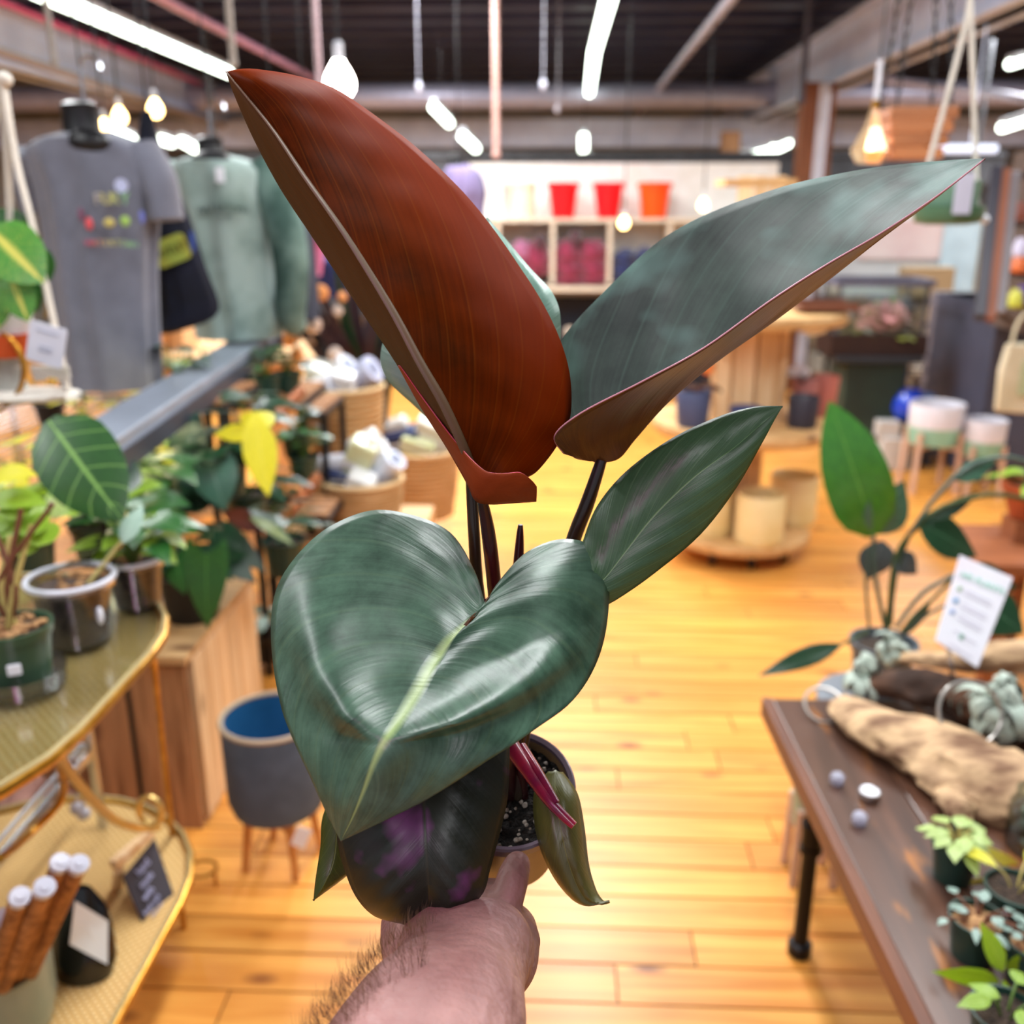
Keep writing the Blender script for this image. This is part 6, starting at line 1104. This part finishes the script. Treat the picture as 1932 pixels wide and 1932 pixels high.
deep = leafmat('deep_leaf', '1d2618', '10150f', '2a2c1c', ribw=.012, vein=.15, rough=.42, nv=8, slant=.8, coat=.06, mott=14, blotch=('743672', 21, .50), fb=.15)  # purple blotches are the pink grow light's reflection, painted into the leaf colour
olv = leafmat('olive_cataphyll', '6a6a30', '4c4a22', '8a8a4c', ribw=.01, vein=.1, rough=.35, tr=.15); mintl = leafmat('mint_leaf', '86a99a', '648c7a', 'a8c4b4', rough=.35)
grn = leafmat('olive_leaf', '4c5c18', '36440f', '6c7c2c', rough=.4, tr=.2)
# A: rust red underside leaf
d0 = .60
A = [((426, 135, d0), (426, 135, d0), (426, 135, d0)), ((442, 180, d0), (457, 172, .592), (485, 130, .60)), ((478, 262, .605), (516, 246, .583), (612, 158, .61)), ((528, 355, .61), (573, 331, .575), (700, 212, .622)), ((584, 440, .61), (639, 424, .568), (800, 290, .63)), ((637, 520, .61), (693, 508, .565), (890, 380, .63)), ((691, 602, .61), (746, 596, .563), (970, 487, .63)),
     ((746, 684, .61), (792, 683, .563), (1035, 592, .63)), ((791, 762, .61), (834, 756, .566), (1072, 690, .628)), ((832, 826, .61), (867, 826, .572), (1077, 780, .62)), ((866, 880, .608), (887, 874, .58), (1055, 835, .612)), ((890, 920, .60), (898, 912, .585), (1015, 888, .60)), ((905, 945, .60), (908, 935, .59), (985, 905, .598))]
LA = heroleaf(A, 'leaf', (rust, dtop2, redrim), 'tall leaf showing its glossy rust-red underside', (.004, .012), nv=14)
Fp = [((750, 690, .603), (752, 690, .602), (754, 690, .601)), ((793, 768, .600), (799, 766, .594), (806, 764, .588)), ((842, 845, .592), (851, 842, .582), (862, 837, .574)), ((880, 912, .575), (896, 900, .566), (912, 886, .562)), ((897, 945, .577), (925, 920, .566), (950, 893, .562)), ((925, 952, .58), (955, 925, .57), (982, 892, .565)), ((966, 950, .583), (985, 927, .574), (1003, 906, .57)), ((1012, 947, .588), (1013, 932, .582), (1013, 918, .578))]
heroleaf(Fp, 'leaf_lobe', (rustf, rust, redrim), 'folded orange-brown base lobe', .003, nv=5, wave=.0004)
mp2 = [DP(r_[1][0] , r_[1][1], r_[1][2] - .0015) for r_ in A]; part(LA, 'midrib', MB().tube(curve(mp2, 40), [.0006 + .0030 * min(1, i / 26) for i in range(41)], 10, flat=.55), leafmat('rib_brown', '63452e', '55462f', '7a5040', vein=0, ribw=.0001, rough=.5, coat=0), label='thick brownish midrib of the rust-red leaf')
B = [((1075, 850, .64), (1125, 871, .62), (1062, 856, .60)), ((1042, 760, .67), (1165, 864, .62), (1045, 822, .585)), ((1055, 650, .68), (1198, 826, .62), (1095, 778, .57)), ((1150, 540, .68), (1262, 755, .62), (1215, 716, .56)), ((1250, 450, .68), (1350, 682, .62), (1330, 653, .56)), ((1362, 392, .67), (1460, 604, .61), (1452, 566, .56)), ((1500, 346, .66), (1560, 528, .61), (1560, 497, .565)), ((1650, 316, .65), (1662, 448, .60), (1665, 436, .575)), ((1780, 303, .63), (1762, 374, .60), (1766, 369, .59)), ((1857, 299, .60), (1857, 299, .60), (1857, 299, .60))]
heroleaf(B, 'leaf', (dtop2, brn, pinkrim), 'long upswept dark green leaf with brown underside', (-.004, -.008), nv=14)
Cc = [((1090, 1060, .60), (1105, 1120, .59), (1120, 1150, .60)), ((1103, 1010, .61), (1140, 1092, .595), (1158, 1135, .60)), ((1128, 952, .61), (1185, 1035, .595), (1235, 1082, .60)), ((1180, 890, .61), (1235, 972, .595), (1322, 1008, .60)), ((1262, 830, .60), (1310, 900, .59), (1390, 920, .595)), ((1350, 788, .60), (1385, 845, .59), (1438, 836, .59)), ((1420, 768, .595), (1440, 797, .59), (1460, 795, .59)), ((1477, 766, .59), (1477, 766, .59), (1477, 766, .59))]
heroleaf(Cc, 'leaf', (dtop3, brn, paler), 'pointed mid-green leaf with pale midrib at right', (.006, .004), nv=10)
Dd = [((915, 1138, .575), (915, 1143, .57), (919, 1138, .575)), ((895, 1075, .60), (902, 1158, .562), (935, 1105, .585)), ((850, 1005, .62), (882, 1176, .555), (985, 1048, .60)), ((780, 972, .63), (863, 1195, .55), (1038, 1021, .61)), ((700, 963, .635), (845, 1215, .545), (1085, 1018, .61)), ((620, 995, .63), (827, 1242, .54), (1131, 1036, .605)), ((560, 1048, .62), (808, 1270, .532), (1148, 1080, .60)), ((520, 1115, .605), (790, 1302, .524), (1148, 1155, .59)), ((511, 1195, .588), (768, 1338, .514), (1133, 1232, .575)), ((521, 1292, .566), (745, 1370, .506), (1092, 1308, .555)), ((546, 1380, .545), (722, 1402, .50), (1018, 1371, .532)), ((580, 1455, .53), (703, 1442, .499), (922, 1434, .517)), ((606, 1512, .522), (685, 1492, .502), (825, 1497, .512)), ((628, 1560, .519), (664, 1543, .508), (730, 1546, .513)), ((643, 1587, .515), (643, 1587, .515), (643, 1587, .515))]
def dridge(u, x, left):
    t = u * 14; K = ((0, .8), (3, .85), (6, .72), (8, .55), (9, .34), (10, .05), (14, 0)) if left else ((0, .8), (5, .85), (7, .8), (8, .62), (9, .36), (10, .05), (14, 0))
    p_ = 0
    for (a_, pa), (b2, pb2) in zip(K, K[1:]):
        if a_ <= t <= b2: p_ = pa + (pb2 - pa) * (t - a_) / (b2 - a_)
    amp = .003 + .009 * math.exp(-((t - 8.5) / 2.6) ** 2)
    r_ = amp * (math.exp(-((x - p_) / .26) ** 2) - math.exp(-(p_ / .26) ** 2) * (1 - x) - math.exp(-((1 - p_) / .26) ** 2) * x)
    return r_ + .004 * math.sin(PI * x)
heroleaf(Dd, 'leaf', (dtop, brn, redrim), 'large heart-shaped glossy green leaf facing the viewer', nv=22, wave=.0025, bfn=dridge)
E = [((850, 1380, .60), (880, 1380, .59), (962, 1395, .60)), ((700, 1440, .595), (800, 1450, .58), (961, 1450, .59)), ((640, 1520, .58), (800, 1520, .57), (957, 1512, .585)), ((636, 1580, .575), (803, 1580, .563), (941, 1580, .58)), ((650, 1640, .57), (806, 1635, .56), (925, 1640, .575)), ((672, 1692, .57), (808, 1680, .562), (912, 1685, .573)), ((706, 1728, .575), (808, 1712, .567), (878, 1720, .577)), ((755, 1743, .582), (800, 1737, .577), (840, 1738, .582))]
heroleaf(E, 'leaf', (deep, brn, redrim), 'dark green lower leaf with painted purple reflections hanging under the heart-shaped one', (.008, .008), nv=12)
F = [((660, 1470, .63), (665, 1470, .63), (670, 1470, .63)), ((612, 1530, .62), (640, 1540, .615), (690, 1540, .63)), ((604, 1600, .615), (630, 1620, .61), (690, 1615, .63)), ((595, 1660, .61), (612, 1668, .605), (655, 1652, .62)), ((591, 1700, .605), (591, 1700, .605), (591, 1700, .605))]
heroleaf(F, 'leaf', (grn, grn, grn), 'small olive leaf tip peeking out at lower left', .003, nv=4)
Gg = [((1034, 1455, .64), (1048, 1452, .635), (1062, 1456, .64)), ((1008, 1495, .635), (1048, 1500, .62), (1090, 1497, .63)), ((1009, 1560, .63), (1058, 1565, .61), (1103, 1560, .625)), ((1027, 1622, .62), (1072, 1625, .605), (1111, 1628, .62)), ((1058, 1675, .615), (1092, 1678, .605), (1124, 1675, .615)), ((1098, 1708, .61), (1115, 1703, .605), (1137, 1697, .61)), ((1150, 1701, .605), (1150, 1701, .605), (1150, 1701, .605))]
heroleaf(Gg, 'leaf', (olv, olv, olv), 'drooping olive yellow sheath leaf over the pot edge', .010, nv=6)
I_ = [((870, 850, .69), (880, 850, .69), (890, 850, .69)), ((788, 772, .69), (870, 790, .68), (970, 780, .69)), ((728, 712, .69), (880, 710, .68), (1045, 700, .69)), ((720, 655, .69), (890, 640, .68), (1058, 612, .69)), ((760, 560, .69), (900, 570, .68), (1044, 555, .69)), ((820, 480, .69), (910, 480, .69), (1000, 505, .69)), ((920, 410, .70), (920, 410, .70), (920, 410, .70))]
heroleaf(I_, 'leaf', (mintl, mintl, paler), 'pale mint green leaf mostly hidden behind the rust-red leaf', .006, nv=6)
pet = mat('petiole_maroon', '3a0c14', .25, c2='250a0e', scale=30, coat=.4); petd = mat('petiole_dark', '1f1512', .3, c2='2c2416', scale=30, coat=.3); petr = mat('petiole_red', 'a01838', .3, c2='6a1038', scale=50, coat=.4)
root = potC - aC * .012
for (pts, r_, m_, nm, lb) in (([DP(888, 880, .62), DP(894, 1000, .63), DP(905, 1135, .64), DP(945, 1360, .66), root + CR * -.006], [.0036, .0040, .0042, .0045, .005], petd, 'petiole', None),
    ([DP(908, 935, .59), DP(922, 1010, .605), DP(936, 1140, .62), DP(955, 1360, .645), root], [.0030, .0046, .0048, .005, .0055], pet, 'petiole', 'maroon petiole'), ([DP(1135, 868, .62), DP(1108, 950, .625), DP(1075, 1040, .635), DP(1000, 1300, .65), root + CR * .006], [.0036, .0048, .005, .005, .005], petd, 'petiole', None),
    ([DP(982, 990, .63), DP(979, 1050, .635), DP(970, 1200, .64), root], [.0016, .0034, .0045, .005], pet, 'cataphyll', 'pointed red new shoot'), ([DP(1107, 1118, .592), DP(1050, 1230, .63), DP(985, 1380, .65), root + CR * .01], .0036, pet, 'petiole', None), ([DP(916, 1140, .579), DP(930, 1200, .612), DP(950, 1380, .65), root - CR * .01], .0038, pet, 'petiole', None),
    ([DP(962, 1405, .625), DP(1000, 1460, .61), DP(1040, 1515, .595), DP(1083, 1558, .588)], [.006, .0046, .0036, .0026], petr, 'petiole_stub', 'cut crimson stalk'), ([DP(985, 1408, .625), DP(1015, 1455, .608), DP(1050, 1515, .593)], [.003, .0028, .0022], petr, 'petiole_stub', 'cut crimson stalk'), ([DP(880, 1385, .60), DP(930, 1420, .635), root - CR * .008], .0035, pet, 'petiole', None)):
    part(hero, nm, MB().tube(curve(pts, 18), [ (r_ if not isinstance(r_, list) else r_[min(int(i / 18 * (len(r_) - 1)), len(r_) - 2)] + (r_[min(int(i / 18 * (len(r_) - 1)) + 1, len(r_) - 1)] - r_[min(int(i / 18 * (len(r_) - 1)), len(r_) - 2)]) * (i / 18 * (len(r_) - 1) - min(int(i / 18 * (len(r_) - 1)), len(r_) - 2))) for i in range(19)], 12), m_, label=lb)
# ================================================================ PERSON: left forearm and hand
skin = mat('skin', 'b0857e', .5, c2='7f5551', scale=18, bump=.25, bscale=130, sub=.12, lo=.3, hi=.7)
P_ = T('person', 'forearm and hand of a light-skinned person reaching up to hold the pot', 'person', DP(760, 2000, .44))
hb = MB()
def cap(pts, rs, n=18, flat=1.0):
    k = len(pts); C_ = curve(pts, 14); rr_ = [cr([Vector((r_, 0, 0)) for r_ in rs], i / 14).x for i in range(15)]
    hb.tube(C_, rr_, n, flat=flat); hb.ell(C_[0], rr_[0], n, 10); hb.ell(C_[-1], rr_[-1], n, 10)
def oell(c_, rx_, ry_, rz_, ang=0):
    M_ = Matrix((CR * math.cos(ang) + CU * math.sin(ang), CU * math.cos(ang) - CR * math.sin(ang), -CF)).transposed(); hb.ell(c_, (rx_, ry_, rz_), 24, 16, M_)
# forearm: two overlapping bones give the flattened section
for (dx, s_) in ((-.012, 1), (.012, 1), (0, 1.02)):
    o_ = CR * dx; cap([DP(690, 2350, .395) + o_, DP(755, 2120, .435) + o_ , DP(822, 1940, .49) + o_ * .95, DP(862, 1850, .535) + o_ * .8, DP(880, 1790, .57) + o_], [.048 * s_, .043 * s_, .036 * s_, .029 * s_, .029 * s_])
# palm (dorsal side to the camera)
for (x0, y0, x1, y1, d0_, d1_, r0, r1) in ((905, 1800, 930, 1710, .575, .63, .025, .018), (870, 1800, 880, 1700, .575, .63, .026, .019), (835, 1805, 835, 1700, .578, .635, .025, .018), (800, 1800, 790, 1710, .585, .64, .022, .017), (930, 1810, 960, 1760, .58, .61, .022, .019)):
    cap([DP(x0, y0, d0_), DP((x0 + x1) / 2, (y0 + y1) / 2, (d0_ + d1_) / 2 - .004), DP(x1, y1, d1_)], [r0, (r0 + r1) / 2 + .001, r1])
# thumb: bulging base joint at the right, phalanges rising beneath the rim
cap([DP(905, 1850, .56), DP(952, 1815, .575), DP(972, 1775, .59)], [.022, .020, .016])
cap([DP(972, 1790, .592), DP(972, 1765, .595)], [.0125, .0125]); oell(DP(974, 1800, .60), .0105, .020, .014, .15)
cap([DP(958, 1770, .593), DP(952, 1725, .598), DP(961, 1682, .607)], [.0155, .0108, .0108]); cap([DP(961, 1682, .607), DP(968, 1655, .614), DP(976, 1632, .622)], [.0108, .0106, .0092])
# four fingers wrapping under and around the pot (behind the leaves)
def potpt(a, dz, r_): return pb0 + HM @ Vector((math.cos(a) * r_, math.sin(a) * r_, dz))
kn = [DP(930, 1712, .63), DP(882, 1700, .635), DP(836, 1702, .64), DP(792, 1712, .645)]
for i, (k_, a_, z_, L_) in enumerate(zip(kn, (0, 1, 2, 3), (.030, .043, .054, .064), (.010, .0105, .010, .0088))):
    # angle round the pot measured so the fingers pass the left side and curl behind it
    best = min([2 * PI * j / 72 for j in range(72)], key=lambda a: (potpt(a, z_, .046) - k_).length)
    lft = [a for a in (best + .9, best - .9)]; s_ = 1 if potpt(best + .6, z_, .05).dot(CR) < potpt(best - .6, z_, .05).dot(CR) else -1
    p1 = potpt(best + s_ * .25, z_ - .004, .052); p2 = potpt(best + s_ * .85, z_, .053); p3 = potpt(best + s_ * 1.45, z_ + .002, .051); p4 = potpt(best + s_ * 1.9, z_ + .004, .049)
    cap([k_, (k_ + p1) / 2 - CF * .002, p1], [L_ * 1.5, L_ * 1.15, L_ * 1.05]); cap([p1, p2], [L_ * 1.05, L_]); cap([p2, p3], [L_, L_ * .93]); cap([p3, p4], [L_ * .93, L_ * .78])
    part(P_, 'fingernail', MB().ell(p4 + (p4 - potC).normalized() * L_ * .62, (.0055, .0055, .002), 12, 6, Matrix((CR, (p4 - p3).normalized().cross(CR).normalized().cross(CR), (p4 - potC).normalized())).transposed()), mat('nail', 'e6b8ae', .3)) if False else None
# little-finger side of the hand seen left of the wrist
cap([DP(800, 1835, .575), DP(768, 1790, .60), DP(758, 1745, .62)], [.020, .0165, .014])
# tendons on the back of the hand
cap([DP(885, 1850, .520), DP(900, 1780, .553), DP(915, 1715, .604)], [.010, .0065, .006]); cap([DP(850, 1860, .517), DP(862, 1790, .550), DP(868, 1720, .605)], [.010, .0060, .006])
body = part(P_, 'forearm_and_hand', hb, skin)
rm = body.modifiers.new('fuse', 'REMESH'); rm.mode = 'VOXEL'; rm.voxel_size = .0022; rm.use_smooth_shade = True
smd = body.modifiers.new('soften', 'SMOOTH'); smd.factor = .6; smd.iterations = 7
# arm hair
hair = MB(); rr = random.Random(4); ax = [DP(690, 2350, .395), DP(755, 2120, .435), DP(822, 1940, .49), DP(862, 1850, .535), DP(880, 1790, .57)]; rs_ = [.052, .047, .040, .033, .030]
for i in range(1900):
    u = rr.random() ** .8 * .60; p = cr(ax, u); t_ = (cr(ax, min(1, u + .02)) - cr(ax, max(0, u - .02))).normalized(); rad = cr([Vector((q_, 0, 0)) for q_ in rs_], u).x
    sd_ = t_.cross(CF).normalized(); sd_ = sd_ if sd_.dot(CR) < 0 else -sd_; a = rr.gauss(.25, .5) if rr.random() < .75 else rr.uniform(-.2, 2.6)
    
    if a > .9 and u > .42 and rr.random() < .85: continue
    nr_ = sd_ * math.cos(a) - CF * math.sin(a); wide = 1 + .28 * abs(math.cos(a)); s0 = p + nr_ * rad * wide * .93
    L_ = rr.uniform(.007, .017) * (1.25 - .9 * u); cu_ = (t_ * rr.uniform(.1, .9) + nr_ * rr.uniform(.3, .9) + sd_ * .2 + Vector((rr.uniform(-.3, .3), rr.uniform(-.3, .3), rr.uniform(-.3, .3)))).normalized()
    hair.tube([s0, s0 + cu_ * L_ * .5, s0 + (cu_ + t_ * .5).normalized() * L_], [.00010, .00008, .00004], 3, cap=False)
part(P_, 'arm_hair', hair, mat('hair_brown', '6d4526', .6, c2='3a2416'), kind='stuff')
